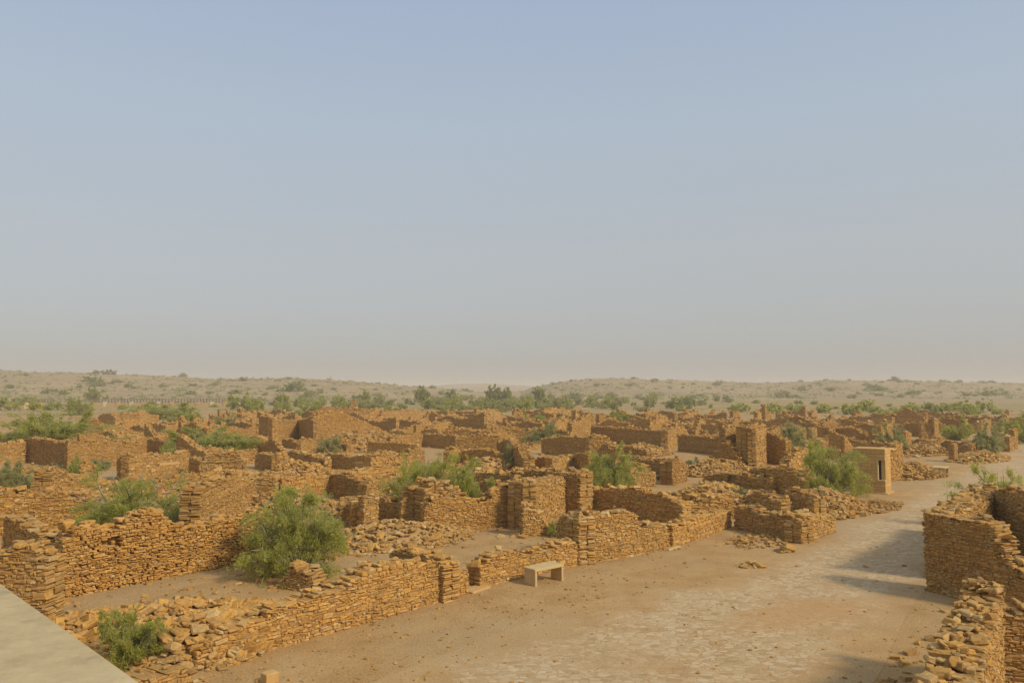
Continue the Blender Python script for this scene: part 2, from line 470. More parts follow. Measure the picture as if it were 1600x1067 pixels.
build_hill('mid', "faint distant ridge seen between the two nearer ridges", [(560, 612), (640, 606), (700, 601), (760, 599), (830, 603), (900, 608)], 1500, 300, 3)

# ------------------------------------------------------------------ dry-stone walls
LOOSE = Geo()                       # small stones strewn on the ground (uncountable)
LR = np.random.RandomState(77)
FOOT = []                           # (x, y) samples of walls, for keeping other things clear
ST8 = [0]

def wall_geo(g, rng, A, B, t, prof, rag=.14, loose=1.0, holes=(), scale=1.0, debris=1.0, away=None, caps=0):
    """dry-stone wall on the ground line A-B. prof: [(s 0..1, height)]. Front face on A-B, body away from the eye.
    holes: (s0, s1, z0, z1) metres, recesses in the front face."""
    A, B = np.asarray(A, float), np.asarray(B, float)
    L = np.linalg.norm(B - A); d = (B - A) / L
    n = np.array([-d[1], d[0]])
    mid = (A + B) / 2
    if np.dot(n, mid if away is None else away) < 0: n = -n
    D = np.linalg.norm(mid)
    lod = float(np.clip(D / 75.0, 1.0, 2.2))
    fine = D < 30
    ps = np.array([p[0] for p in prof]) * L; ph = np.array([p[1] for p in prof])
    NS = vnoise(rng, np.linspace(0, L, 200), .55 * lod); NS2 = vnoise(rng, np.linspace(0, L, 200), .22 * lod)
    NS = NS * .85 + NS2 * .6
    def hp(s): return np.maximum(np.interp(s, ps, ph) + np.interp(s, np.linspace(0, L, 200), NS) * rag, .05)
    zmax = ph.max() + rag * 1.2
    yaw = math.atan2(d[1], d[0])
    z = -.12
    cs = scale * (rng.choice([.52, .58, .64, .72]) if D < 24 else rng.choice([.58, .66, .74, .82, .92]))
    WV = vnoise(rng, np.linspace(0, L, 200), 1.1) * .035
    Cs, Hs, Ys = [], [], []
    while z < zmax:
        ch = rng.choice([.05, .065, .08, .095, .115, .14]) * rng.uniform(.85, 1.15) * lod * cs
        for side in (0, 1):
            m = int(L / (.09 * lod * cs)) + 4
            l = rng.choice([.09, .12, .16, .20, .26, .36], m) * rng.uniform(.8, 1.2, m) * lod * cs
            e = np.cumsum(l) - rng.uniform(0, .35)
            e0 = e - l; keep = (e0 < L) & (e > 0)
            e0, e = np.maximum(e0[keep], -.05 * rng.rand(keep.sum())), np.minimum(e[keep], L + .06 * rng.rand(keep.sum()))
            s = (e0 + e) / 2; l = e - e0
            ok = (z + ch * .7 <= hp(s)) & (l > .05)
            if side == 0:
                for (a, b, z0, z1) in holes:
                    ok &= ~((s + l / 2 > a + .03) & (s - l / 2 < b - .03) & (z + ch > z0 + .02) & (z < z1 - .02))
            s, l = s[ok], l[ok]
            k = len(s)
            if not k: continue
            dep = t * .5 * rng.uniform(.88, 1.02, k)
            pro = rng.uniform(-.016, .014, k) * math.sqrt(lod)
            off = (dep / 2 - pro) if side == 0 else (t - dep / 2 + pro)
            p = A[None] + d[None] * s[:, None] + n[None] * off[:, None]
            Cs.append(np.column_stack([p, z + ch / 2 + rng.uniform(-.012, .012, k) + np.interp(s, np.linspace(0, L, 200), WV)]))
            gap = .003 * lod
            Hs.append(np.column_stack([l / 2 - gap, dep / 2, np.full(k, ch / 2 - gap) * rng.uniform(.92, 1.12, k)]))
            Ys.append(yaw + rng.normal(0, .05, k))
        z += ch
    if Cs:
        C, Hf, Yw = np.concatenate(Cs), np.concatenate(Hs), np.concatenate(Ys)
        k = len(C); ST8[0] += k
        stones(g, rng, C, Hf, rot_zyx(Yw, rng.normal(0, .045, k), rng.normal(0, .03, k)), .15, fine)
    # loose stones tumbled on the top
    k = int(L * 7 * loose / lod ** 1.3)
    if k:
        s = rng.uniform(0, L, k); o = rng.uniform(.05, t - .05, k)
        p = A[None] + d[None] * s[:, None] + n[None] * o[:, None]
        sz = rng.choice([.05, .07, .09, .12, .16], (k, 1)) * lod * (.58 if D < 20 else .85) * np.array([[1.1, .8, .42]]) * rng.uniform(.7, 1.3, (k, 3))
        C = np.column_stack([p, hp(s) + sz[:, 2] * .5 + rng.uniform(-.06, .06, k)])
        stones(g, rng, C, sz, rot_zyx(rng.uniform(0, 6.3, k), rng.normal(0, .16, k), rng.normal(0, .16, k)), .22, fine)
    # dark earth fill between the two faces
    m = max(2, int(L / .25) + 1); ss = np.linspace(.05, L - .05, m)
    for a, b in zip(ss[:-1], ss[1:]):
        hh = float(min(hp(np.array([a]))[0], hp(np.array([b]))[0], hp(np.array([(a + b) / 2]))[0])) - .07 * lod
        if hh <= 0: continue
        f0, f1 = (t * .36, t * .64) if holes else (.024, t - .024)
        q = [A + d * a + n * f0, A + d * b + n * f0, A + d * b + n * f1, A + d * a + n * f1]
        V = [(*p, -.1) for p in q] + [(*p, hh) for p in q]
        g.add(V, [[0, 1, 5, 4], [1, 2, 6, 5], [2, 3, 7, 6], [3, 0, 4, 7], [4, 5, 6, 7]], 1)
    # fallen stones along both feet
    k = int(L * 5 * debris / lod)
    if k:
        s = LR.uniform(-.3, L + .3, k); o = np.where(LR.rand(k) < .7, -np.abs(LR.exponential(.45, k)) - .03, t + np.abs(LR.exponential(.4, k)))
        p = A[None] + d[None] * s[:, None] + n[None] * o[:, None]
        sz = LR.exponential(.026, (k, 1)).clip(.01, .06 if D > 25 else .035) * lod * np.array([[1.1, .85, .45]]) * LR.uniform(.7, 1.3, (k, 3))
        C = np.column_stack([p, gz(p[:, 0], p[:, 1]) + sz[:, 2] * .5])
        stones(LOOSE, LR, C, sz, rot_zyx(LR.uniform(0, 6.3, k), LR.normal(0, .2, k), LR.normal(0, .2, k)), .25)
    for q in np.linspace(0, 1, max(2, int(L / 1.5))): FOOT.append(A + (B - A) * q)
    return dict(A=A, d=d, n=n, L=L, hp=hp, D=D)

_seed = [100]
def W(label, pts, t=.5, rag=.13, loose=1.0, holes=(), scale=1.0, debris=1.0, name="ruined_wall", cat="wall", group=None):
    """a wall from the photograph: pts (px, top py, base) with base a pixel row (> 100), a height in metres, or None in between"""
    def place(p):
        if p[2] > 100:
            q = G(p[0], p[2]); return q
        return G(p[0], p[1], p[2])
    A, B = place(pts[0]), place(pts[-1])
    prof = []
    L = np.linalg.norm(B - A)
    for p in pts:
        q = A if p is pts[0] else B if p is pts[-1] else col_line(p[0], A, B)
        s = float(np.dot(q - A, B - A) / L / L)
        prof.append((s, max(top_at(p[1], q[1]), .08)))
    prof.sort()
    hs = []
    for hh_ in holes:                                   # recesses given in photo pixels: x0, x1, top, bottom
        qa, qb = col_line(hh_[0], A, B), col_line(hh_[1], A, B)
        s0, s1 = (float(np.dot(q - A, B - A) / L) for q in (qa, qb))
        hs.append((s0, s1, top_at(hh_[3], qa[1]), top_at(hh_[2], qa[1])))
    holes = hs
    _seed[0] += 1
    rng = np.random.RandomState(_seed[0])
    g = Geo()
    info = wall_geo(g, rng, A, B, t, prof, rag, loose, holes, scale, debris)
    base = (A + B) / 2
    for v in g.V: v -= np.array([base[0], base[1], 0])
    o = link(name, g.mesh(name, [STONE, MUD]), None, (base[0], base[1], 0))
    tag(o, label, cat, group, 'thing')
    info['o'] = o
    return info

def heap(label, px, py, rx, ry, h, n, size=.14, seed=1, rot=0.8, z0=0.0, name="rubble_heap"):
    c = G(px, py); rng = np.random.RandomState(seed + 900)
    D = np.linalg.norm(c); g = Geo(); n = int(n * 3.6); size *= .40; h *= .85
    a = rng.uniform(0, 2 * math.pi, n); r = np.sqrt(rng.rand(n)) * 1.12
    f = lambda r, a: h * np.clip(1 - r ** 1.6, 0, 1) * (1 + .25 * np.sin(2 * a + seed) * r + .18 * np.sin(5 * a + seed * 2) * r)
    x, y = r * np.cos(a) * rx, r * np.sin(a) * ry
    sz = size * rng.lognormal(0, .42, (n, 1)).clip(.35, 2.3) * np.array([[1.15, .85, .42]]) * rng.uniform(.7, 1.3, (n, 3))
    zz = f(r, a) + sz[:, 2] * .5 + rng.uniform(-.03, .1, n) * h + z0
    cr, sr = math.cos(rot), math.sin(rot)
    stones(g, rng, np.column_stack([x * cr - y * sr, x * sr + y * cr, zz]), sz, rot_zyx(rng.uniform(0, 6.3, n), rng.normal(0, .32, n), rng.normal(0, .32, n)), .24, D < 30)
    aa = np.linspace(0, 2 * math.pi, 25); rr = np.linspace(0, 1.05, 9)
    R, Am = np.meshgrid(rr, aa, indexing='ij')
    X, Y, Z = R * np.cos(Am) * rx, R * np.sin(Am) * ry, f(R, Am) - .03 - .12 * (R > 1) + z0
    g.add(np.stack([X * cr - Y * sr, X * sr + Y * cr, Z], -1).reshape(-1, 3), tube_grid(9, 25), 1)
    o = link(name, g.mesh(name, [STONE, SAND]), None, (c[0], c[1], 0)); tag(o, label, "rubble")
    FOOT.append(c)
    return o
# ------------------------------------------------------------------ the walls along the street (left side)
W("low coursed wall stub at the bottom edge beside the pale parapet", [(212, 1066, .75), (306, 1037, .72)], t=.55, rag=.08)
W("long low broken street wall from the bottom edge to the bench's doorway",
  [(309, 1022, 1048), (357, 985, None), (400, 970, None), (450, 948, None), (480, 938, None), (520, 929, None), (540, 914, None), (560, 901, None),
   (580, 885, None), (617, 879, None), (650, 876, None), (685, 887, None), (690, 887, None), (715, 884, None), (731, 893, 930)], t=.55, rag=.10, loose=1.5)
W("short dark cross wall stub standing on the street wall left of the bench", [(607, 866, 915), (620, 851, None), (660, 866, None), (692, 884, 944)], t=.5, rag=.12)
W("small dark stone stub at the foot of the big round bush", [(432, 912, 922), (457, 884, None), (480, 893, None), (497, 921, 932)], t=.55, rag=.08)
W("street wall directly behind the pale bench", [(750, 888, 920), (762, 872, None), (772, 865, None), (800, 864, None), (825, 864, None), (850, 857, None), (872, 847, None), (908, 845, 883)], t=.5, rag=.07)
W("taller jagged street wall just right of the pale bench",
  [(905, 807, 884), (920, 801, None), (940, 803, None), (960, 800, None), (975, 795, None), (992, 804, None), (1002, 825, None), (1032, 822, None), (1046, 829, 859)], t=.55, rag=.08, loose=.9)
W("dark cross wall at the left end of the taller jagged street wall", [(868, 812, .95), (885, 806, None), (905, 808, 884)], t=.5, rag=.1)
W("straight even street wall between the narrow doorway and the dark sloping wall", [(1052, 818, 857), (1062, 818, None), (1080, 813, None), (1100, 806, None), (1120, 802, None), (1143, 795, 824)], t=.55, rag=.05, loose=.6)
W("dark sloping cross wall at the far end of the even street wall", [(1147, 790, 826), (1165, 792, None), (1180, 803, None), (1200, 803, None), (1225, 806, None), (1252, 816, 850)], t=.6, rag=.1, loose=1.6)
W("broken lit wall end projecting into the street below the rubble slope", [(1253, 815, 850), (1265, 800, None), (1285, 806, None), (1306, 815, 832)], t=.6, rag=.12, loose=2)

# ------------------------------------------------------------------ near left
M = W("tall near left wall with a small twin niche, facing the camera above the rubble",
  [(96, 863, 937), (108, 840, None), (122, 823, None), (155, 820, None), (178, 827, None), (200, 823, None), (217, 811, None), (228, 801, None), (250, 800, None),
   (268, 811, None), (290, 822, None), (312, 820, None), (332, 815, None), (350, 812, None), (375, 808, None), (410, 806, 878)], t=.6, rag=.07, loose=1.3,
  holes=[(174, 181, 840, 853), (184, 192, 840, 853)])
W("shaded return wall running back from the corner of the tall near left wall", [(2, 803, 897), (30, 815, None), (60, 832, None), (78, 850, None), (94, 863, 936)], t=.55, rag=.1)
W("thick stub with big capping stones cut off by the left edge above the parapet", [(-60, 874, 1.5), (0, 868, None), (25, 861, None), (58, 858, None), (74, 872, 1.55)], t=.6, rag=.1, loose=2.5)
W("low lit wall along the left edge below the dark heaped stub", [(-60, 772, 1.5), (0, 768, None), (60, 769, None), (100, 768, None), (135, 766, 1.5)], t=.6, rag=.09, loose=1.6)
W("dark heaped stub topped with a light slab, left of the wide grey-green bush", [(76, 768, 1.1), (84, 742, None), (95, 731, None), (112, 742, None), (138, 757, 1.0)], t=.7, rag=.12, loose=2.2)
W("narrow free pillar of stones left of the doorless wall, left of centre", [(126, 724, 1.35), (136, 719, None), (146, 728, 1.2)], t=.5, rag=.05, name="stone_pillar", cat="pillar")
W("dark end of the wall with long lintel slabs on the left", [(182, 716, 748), (190, 712, None), (201, 714, 751)], t=.6, rag=.08)
W("lit wall with long lintel slabs between two bushes on the left", [(201, 713, 752), (215, 714, None), (250, 712, None), (272, 709, None), (296, 707, 738)], t=.55, rag=.09, loose=2)
W("dark low wall under a slab roof fragment left of centre", [(294, 715, 742), (320, 719, None), (340, 722, None), (358, 730, 750)], t=.6, rag=.06)
W("heaped wall top with broad tilted slabs left of centre", [(312, 722, 1.1), (325, 710, None), (345, 707, None), (372, 712, None), (380, 724, 1.0)], t=1.0, rag=.1, loose=4)
W("lit wall right of the grey bush and behind the tall near left wall", [(313, 775, 1.9), (322, 757, None), (345, 752, None), (372, 748, None), (400, 744, 1.7)], t=.6, rag=.10, loose=2)
W("dark wall face behind the tall near left wall", [(282, 772, 1.2), (300, 768, None), (322, 764, 1.6)], t=.55, rag=.1)
W("broken wall top behind the dark low slab wall, left of centre", [(205, 752, 1.0), (250, 748, None), (300, 745, None), (345, 742, .9)], t=.8, rag=.14, loose=2.5)

W("lit wall at the left edge beside the big dark wall", [(-70, 694, 728), (0, 693, None), (37, 691, 725)], t=.5, rag=.05)
W("big plain dark wall near the left edge", [(36, 685, 723), (50, 684, None), (70, 686, None), (90, 690, None), (105, 690, 731)], t=.5, rag=.05, loose=.7)
W("long lit wall running right from the big dark wall", [(105, 687, 733), (150, 689, None), (190, 692, None), (222, 692, 725)], t=.5, rag=.06)
W("small dark walled corner left of the wide green bush", [(228, 684, 708), (245, 687, None), (268, 692, 712)], t=.5, rag=.07)
W("lit stub beside the small dark walled corner", [(210, 690, 716), (218, 684, None), (229, 685, 710)], t=.5, rag=.08)
W("dark wall behind the sandy court on the left", [(220, 661, 676), (240, 662, None), (258, 664, 680)], t=.5, rag=.06)
W("pale lit wall right of the sandy court on the left", [(258, 664, 681), (280, 664, None), (302, 664, 679)], t=.5, rag=.06)
W("plain brown gable wall right of the large bush on the left", [(152, 651, 671), (160, 646, None), (172, 646, None), (180, 652, 673)], t=.5, rag=.03, loose=.4)
W("brown shaded wall running right from the gable wall on the left", [(180, 655, 673), (200, 656, None), (219, 657, 671)], t=.5, rag=.06)
W("lit broken wall above the brown gable wall on the left", [(180, 648, 1.9), (198, 645, None), (219, 648, 1.7)], t=.5, rag=.12, loose=2)
W("narrow lit pier at the right end of the large left bush", [(134, 657, 690), (146, 653, None), (156, 662, 690)], t=.6, rag=.07, name="stone_pier", cat="pier")
W("low dark stub in front of the sandy court on the left", [(158, 676, 690), (170, 673, None), (183, 684, 692)], t=.5, rag=.06)

# ------------------------------------------------------------------ middle left: the ledged house and the small roofed cell
W("long straight lit wall with an even ledge, behind the roofed cell",
  [(441, 748, 786), (480, 744, None), (520, 739, None), (570, 733, None), (632, 724, 764)], t=.6, rag=.03, loose=.5)
W("dark inner wall meeting the ledged wall from the left", [(510, 741, 776), (535, 741, None), (550, 748, None), (573, 756, 790)], t=.5, rag=.06)
W("lit wall with a small square hole, in front of the ledged wall", [(573, 754, 793), (590, 750, None), (610, 744, None), (626, 741, 783)], t=.5, rag=.05,
  holes=[(601, 609, 765, 774)])
W("dark stepped wall sloping down left of the ledged wall", [(429, 747, 770), (440, 749, None), (452, 761, None), (463, 778, None), (478, 793, 796)], t=.5, rag=.06)
W("lit rubble wall above the big round bush", [(398, 745, 1.2), (415, 740, None), (431, 745, 1.2)], t=.8, rag=.12, loose=2.5)
W("dark back wall of the small roofed cell", [(532, 781, .95), (548, 776, None), (572, 780, .95)], t=.5, rag=.06)
W("narrow lit pier of the small roofed cell", [(569, 777, 829), (580, 773, None), (591, 774, 826)], t=.5, rag=.03, name="stone_pier", cat="pier")
W("dark right wall of the small roofed cell", [(590, 775, 812), (604, 778, None), (615, 784, None), (640, 784, None), (655, 787, None), (668, 796, 822)], t=.5, rag=.06)
W("dark left jamb of the small roofed cell", [(533, 786, 804), (540, 788, None), (548, 790, 826)], t=.45, rag=.04)
W("big irregular lit wall with a notched top, centre, left of the dark doorway",
  [(664, 790, 832), (675, 777, None), (695, 772, None), (735, 775, None), (752, 786, None), (762, 777, None), (775, 763, None), (799, 759, 822)], t=.6, rag=.07, loose=1.2)
W("rubble-topped wall in front of the yellow green bush at the centre", [(664, 764, 1.45), (685, 754, None), (705, 755, None), (722, 767, 1.2)], t=1.2, rag=.1, loose=4)
W("big square lit wall at the centre, right of the dark doorway", [(816, 753, 827), (830, 751, None), (870, 747, None), (906, 743, 799)], t=.6, rag=.05, loose=.7,
  holes=[])
W("dark left return of the big square lit wall", [(799, 748, 800), (808, 751, None), (817, 756, 829)], t=.5, rag=.04)
W("broken front stub leaning on the big square lit wall", [(818, 800, 838), (826, 796, None), (838, 801, None), (850, 812, None), (862, 830, 836)], t=.6, rag=.12, loose=1.5)
W("broken wall top behind the big square lit wall", [(798, 733, 1.7), (830, 736, None), (870, 738, None), (906, 741, 1.7)], t=1.0, rag=.1, loose=2.5)
W("dark wall with a roof slab left of the big square lit wall", [(736, 738, 1.25), (760, 738, None), (785, 741, None), (800, 743, 1.3)], t=.9, rag=.06, loose=2)
W("dark wall behind the notched lit wall, at its right", [(740, 755, 1.0), (770, 752, None), (800, 756, 1.2)], t=.5, rag=.07)
W("broad dark courtyard wall right of the big square lit wall",
  [(905, 760, 799), (925, 762, None), (985, 762, None), (1005, 766, None), (1022, 772, None), (1045, 780, None), (1066, 789, 822)], t=.6, rag=.06, loose=1)
W("collapsed continuation of the broad dark courtyard wall", [(1062, 786, 815), (1075, 790, None), (1090, 784, None), (1110, 778, None), (1135, 784, None), (1150, 790, 812)], t=.9, rag=.15, loose=3)

# ------------------------------------------------------------------ middle band
W("dark wall at centre left with a lit end", [(398, 711, 731), (415, 709, None), (437, 710, 738)], t=.5, rag=.06)
W("lit short wall beside the dark wall at centre left", [(437, 711, 738), (444, 709, None), (452, 712, 732)], t=.5, rag=.05)
W("dark wall with a small dark window at centre left", [(449, 706, 727), (460, 704, None), (480, 712, None), (507, 716, 735)], t=.5, rag=.08, loose=2, holes=[(501, 507, 721, 733)])
W("long dark wall right of the small dark window", [(506, 709, 731), (530, 710, None), (555, 714, None), (582, 716, 736)], t=.5, rag=.05)
W("heap-like wall of stacked slabs at the centre", [(580, 716, 1.2), (600, 706, None), (620, 708, None), (642, 712, 1.1)], t=1.2, rag=.14, loose=4)
W("dark wall end beside a lit rubble cone, centre left", [(521, 687, 704), (530, 690, None), (541, 697, 708)], t=.6, rag=.07)
W("dark recessed wall right of the lit rubble cone", [(574, 690, 709), (610, 691, None), (652, 696, 713)], t=.5, rag=.05)
W("plain lit wall left of the dark panel wall at the centre", [(610, 684, 702), (635, 681, None), (662, 678, 698)], t=.5, rag=.06)
W("dark panel wall at the centre", [(662, 679, 698), (685, 678, None), (712, 681, 702)], t=.5, rag=.05)
W("low stone row above the dark panel wall at the centre", [(688, 674, 1.0), (720, 671, None), (760, 675, 1.0)], t=.8, rag=.1, loose=3)
W("dark broad wall right of the yellow green bush", [(720, 704, 725), (740, 703, None), (770, 703, None), (778, 712, None), (788, 726, 735)], t=.5, rag=.05)
W("lit stub at the left end of the dark broad wall behind the centre bush", [(703, 704, 728), (712, 699, None), (721, 702, 724)], t=.5, rag=.08)
W("lit slope wall behind the grey bush at the centre", [(776, 690, 1.5), (790, 688, None), (806, 700, None), (818, 716, 1.0)], t=.7, rag=.1, loose=2)
W("rubble-topped wall left of the grey bush at the centre", [(712, 686, 1.2), (740, 680, None), (780, 684, 1.3)], t=.9, rag=.14, loose=3)
W("long rounded stone row at the centre, in front of the far sandy court", [(755, 672, 1.3), (775, 667, None), (800, 668, None), (832, 672, 1.3)], t=.8, rag=.06, loose=2)
W("dark small wall left of the lit corner, behind the big square wall", [(834, 716, 733), (848, 714, None), (863, 717, 737)], t=.5, rag=.05)
W("lit corner wall behind the big square wall", [(863, 716, 737), (880, 713, None), (897, 711, 731)], t=.5, rag=.05)
W("dark wall between the lit corner and the round green bush", [(897, 709, 731), (908, 707, None), (920, 710, 737)], t=.5, rag=.05)
W("dark brown wall behind the lit corner", [(846, 686, 708), (870, 683, None), (900, 682, None), (922, 685, 714)], t=.5, rag=.06)
W("lit rubble wall right of the dark brown wall", [(920, 688, 1.5), (935, 680, None), (948, 684, None), (962, 692, 1.3)], t=.9, rag=.14, loose=3)
W("long dark wall topped by a stone row, centre right", [(885, 669, 685), (900, 665, None), (940, 667, None), (990, 671, None), (1042, 674, 700)], t=.5, rag=.03, loose=2)
W("lit end pier of the long dark wall, centre right", [(1044, 672, 702), (1052, 668, None), (1058, 672, 697)], t=.6, rag=.04, name="stone_pier", cat="pier")
W("dark wall with a stone row on top, right of the lit end pier", [(1059, 680, 706), (1085, 682, None), (1120, 684, None), (1162, 686, 716)], t=.5, rag=.04, loose=2)
W("lit rectangular wall left of the tall narrow ruin", [(1134, 668, 2.6), (1148, 664, None), (1162, 666, 2.6)], t=.5, rag=.04)
W("tall narrow lit ruin right of centre", [(1168, 668, 735), (1180, 663, None), (1198, 664, 727)], t=.7, rag=.04, loose=.6)
W("dark left jamb of the tall narrow ruin", [(1160, 668, 722), (1164, 667, None), (1169, 672, 736)], t=.5, rag=.06)
W("dark wall right of the tall narrow ruin", [(1197, 672, 724), (1212, 684, None), (1228, 688, 728)], t=.5, rag=.08)
W("triangular broken gable in front of the stone-row wall", [(1102, 722, 731), (1122, 695, None), (1133, 690, None), (1143, 702, None), (1160, 726, 736)], t=.7, rag=.10, loose=2)
W("dark wall with slabs behind the round green bush", [(955, 700, 716), (980, 698, None), (1010, 703, 722)], t=.8, rag=.08, loose=3)
W("dark wall joining the lit pier right of the round green bush", [(968, 714, 735), (990, 714, None), (1020, 720, None), (1052, 724, 752)], t=.6, rag=.08, loose=2)
W("lit pier right of the round green bush", [(1051, 722, 757), (1062, 718, None), (1074, 724, 752)], t=.7, rag=.06, name="stone_pier", cat="pier")
W("rounded lit stub touching the round green bush", [(984, 733, 760), (995, 726, None), (1010, 728, None), (1024, 740, 758)], t=.7, rag=.08, loose=1.5)
W("dark wall with a small square hole, right of centre", [(1100, 741, 757), (1130, 739, None), (1160, 742, None), (1205, 746, 772)], t=.5, rag=.04,
  holes=[(1136, 1147, 742, 753)])
W("dark retaining wall left of the kiosk bush", [(1172, 737, 764), (1190, 731, None), (1215, 731, None), (1235, 735, None), (1258, 752, 778)], t=.7, rag=.07, loose=1.5)
W("lit broken wall end half hidden by the kiosk bush", [(1234, 720, 748), (1244, 706, None), (1258, 698, None), (1270, 700, 742)], t=.6, rag=.08)

# ------------------------------------------------------------------ far left-centre block
W("dark left wall of the tall far ruin at left centre", [(404, 652, 686), (415, 650, None), (425, 654, 690)], t=.5, rag=.06)
W("lit front wall of the tall far ruin at left centre", [(425, 652, 690), (440, 655, None), (466, 656, 686)], t=.5, rag=.07)
W("dark right wall of the tall far ruin at left centre", [(465, 657, 686), (476, 655, None), (489, 656, 691)], t=.5, rag=.03)
W("wide sloping lit wall right of the tall far ruin", [(489, 650, 690), (505, 643, None), (540, 646, None), (570, 660, None), (598, 672, 683)], t=.8, rag=.1, loose=2)
W("flat-topped far wall behind the sloping lit wall", [(495, 637, 656), (520, 636, None), (560, 638, None), (597, 640, 656)], t=.5, rag=.06)
W("pale lit far wall left of the long dark far wall", [(597, 642, 660), (630, 640, None), (672, 642, 657)], t=.5, rag=.06)
W("long dark far wall with an even top at the centre", [(672, 642, 656), (700, 642, None), (730, 643, None), (756, 643, 661)], t=.5, rag=.02, loose=.5)
W("light capped block at the right end of the long dark far wall", [(756, 641, 662), (768, 639, None), (780, 641, 659)], t=.6, rag=.03)
W("round-topped orange far turret above the flat-topped wall", [(546, 633, 645), (552, 625, None), (558, 633, 645)], t=.9, rag=.05, name="stone_turret", cat="turret")
W("small lit far wall left of the notched far wall at centre right", [(803, 642, 656), (818, 640, None), (833, 644, 655)], t=.5, rag=.08)
W("notched lit far wall at centre right", [(842, 640, 654), (870, 637, None), (890, 641, None), (910, 641, 651)], t=.5, rag=.1)
W("dark far wall behind the stone-row wall, centre right", [(1020, 645, 656), (1040, 642, None), (1054, 646, 659)], t=.5, rag=.05)
W("pair of pale far piers above the tall narrow ruin, its left one", [(1128, 643, 657), (1132, 641, 657)], t=.6, rag=.03, name="stone_pier", cat="pier")
W("pale far pier above the lit rectangular wall, the wider one", [(1146, 643, 661), (1156, 643, 660)], t=.6, rag=.03, name="stone_pier", cat="pier")
W("tapering pale far pier above the tall narrow ruin, right one", [(1184, 644, 661), (1196, 641, 660)], t=.6, rag=.05, name="stone_pier", cat="pier")

# ------------------------------------------------------------------ far right block
W("lit pier at the left end of the dark wall above the kiosk", [(1296, 669, 695), (1302, 667, None), (1308, 669, 693)], t=.6, rag=.03, name="stone_pier", cat="pier")
W("dark wall above the kiosk roof", [(1306, 669, 694), (1325, 668, None), (1345, 673, 700)], t=.5, rag=.05)
W("short pier left of the dark wall above the kiosk", [(1269, 668, 692), (1277, 668, 691)], t=.5, rag=.03, name="stone_pier", cat="pier")
W("rubble wall with a doorway lintel above the kiosk", [(1340, 676, 700), (1352, 680, None), (1378, 684, 704)], t=.7, rag=.12, loose=3)
W("tallest free-standing pillar, right of the kiosk", [(1461, 655, 694), (1467, 654, 693)], t=.55, rag=.02, loose=.3, name="stone_pillar", cat="pillar")
W("stepped lit wall left of the tallest pillar", [(1440, 662, 691), (1444, 661, None), (1447, 677, None), (1457, 687, 691)], t=.5, rag=.04)
W("dark wall behind the stepped lit wall, right of the kiosk", [(1414, 662, 680), (1435, 659, None), (1461, 662, 684)], t=.5, rag=.07)
W("short pillar beside the grey green bush above the kiosk", [(1416, 675, 704), (1425, 676, 703)], t=.5, rag=.02, name="stone_pillar", cat="pillar")
W("low dark wall under the stepped lit wall, right of the kiosk", [(1422, 689, 700), (1440, 688, None), (1462, 692, 705)], t=.5, rag=.06, loose=2)
W("lit heap-like wall right of the tallest pillar", [(1464, 690, 704), (1473, 683, None), (1484, 690, 700)], t=.8, rag=.08, loose=2)
W("slim pillar nearest the far street, right", [(1492, 694, 722), (1497, 694, 721)], t=.4, rag=.02, loose=.3, name="stone_pillar", cat="pillar")
W("low broken wall behind the slim pillar near the far street", [(1470, 690, 706), (1500, 692, None), (1520, 694, 712)], t=.6, rag=.14, loose=2)
W("lit double stub near the far end of the street", [(1519, 694, 714), (1527, 692, None), (1541, 700, 710)], t=.6, rag=.10)
W("left lit pier near the right edge by the far street", [(1578, 683, 706), (1585, 681, 704)], t=.6, rag=.03, name="stone_pier", cat="pier")
W("right taller pier near the right edge by the far street", [(1586, 672, 702), (1591, 672, 701)], t=.5, rag=.03, name="stone_pier", cat="pier")
W("lit pier in front of the long dark wall at the far right", [(1520, 654, 670), (1527, 653, 669)], t=.5, rag=.03, name="stone_pier", cat="pier")
W("long dark far wall at the far right behind the bushes", [(1467, 651, 664), (1500, 650, None), (1527, 654, 668)], t=.5, rag=.06)
W("collapsed lit wall end just right of the kiosk", [(1392, 708, 752), (1398, 702, None), (1405, 716, None), (1412, 742, 748)], t=.8, rag=.10, loose=2)

# ------------------------------------------------------------------ right side of the street, near
R1A, R1B = G(1445, 922), G(1610, 973)
W("shaded square-ended wall across the street at the right, casting its shadow on the paving",
  [(1445, 806, 922), (1465, 806, None), (1492, 812, None), (1515, 815, None), (1545, 823, None), (1553, 840, None), (1560, 868, None), (1590, 895, None), (1612, 912, 966)], t=.6, rag=.05, loose=.8)
W("wide rubble-topped wall along the street behind the shaded square-ended wall", [(1506, 802, 911), (1520, 792, None), (1540, 778, None), (1562, 763, 841)], t=.85, rag=.10, loose=4)
W("dark wall in the right background behind the wide rubble-topped wall", [(1552, 766, 850), (1565, 764, None), (1600, 766, None), (1680, 780, 905)], t=.6, rag=.08, loose=1.3)
W("thick near wall with a collapsed stony top at the bottom right corner", [(1503, 1140, 1.8), (1522, 1050, None), (1532, 995, None), (1553, 950, None), (1568, 908, 1.75)], t=.62, rag=.12, loose=6)
W("coursed cross wall running off the right edge behind the thick near wall", [(1562, 962, 1.3), (1580, 950, None), (1620, 955, None), (1700, 970, 1.3)], t=.6, rag=.09, loose=1.5)

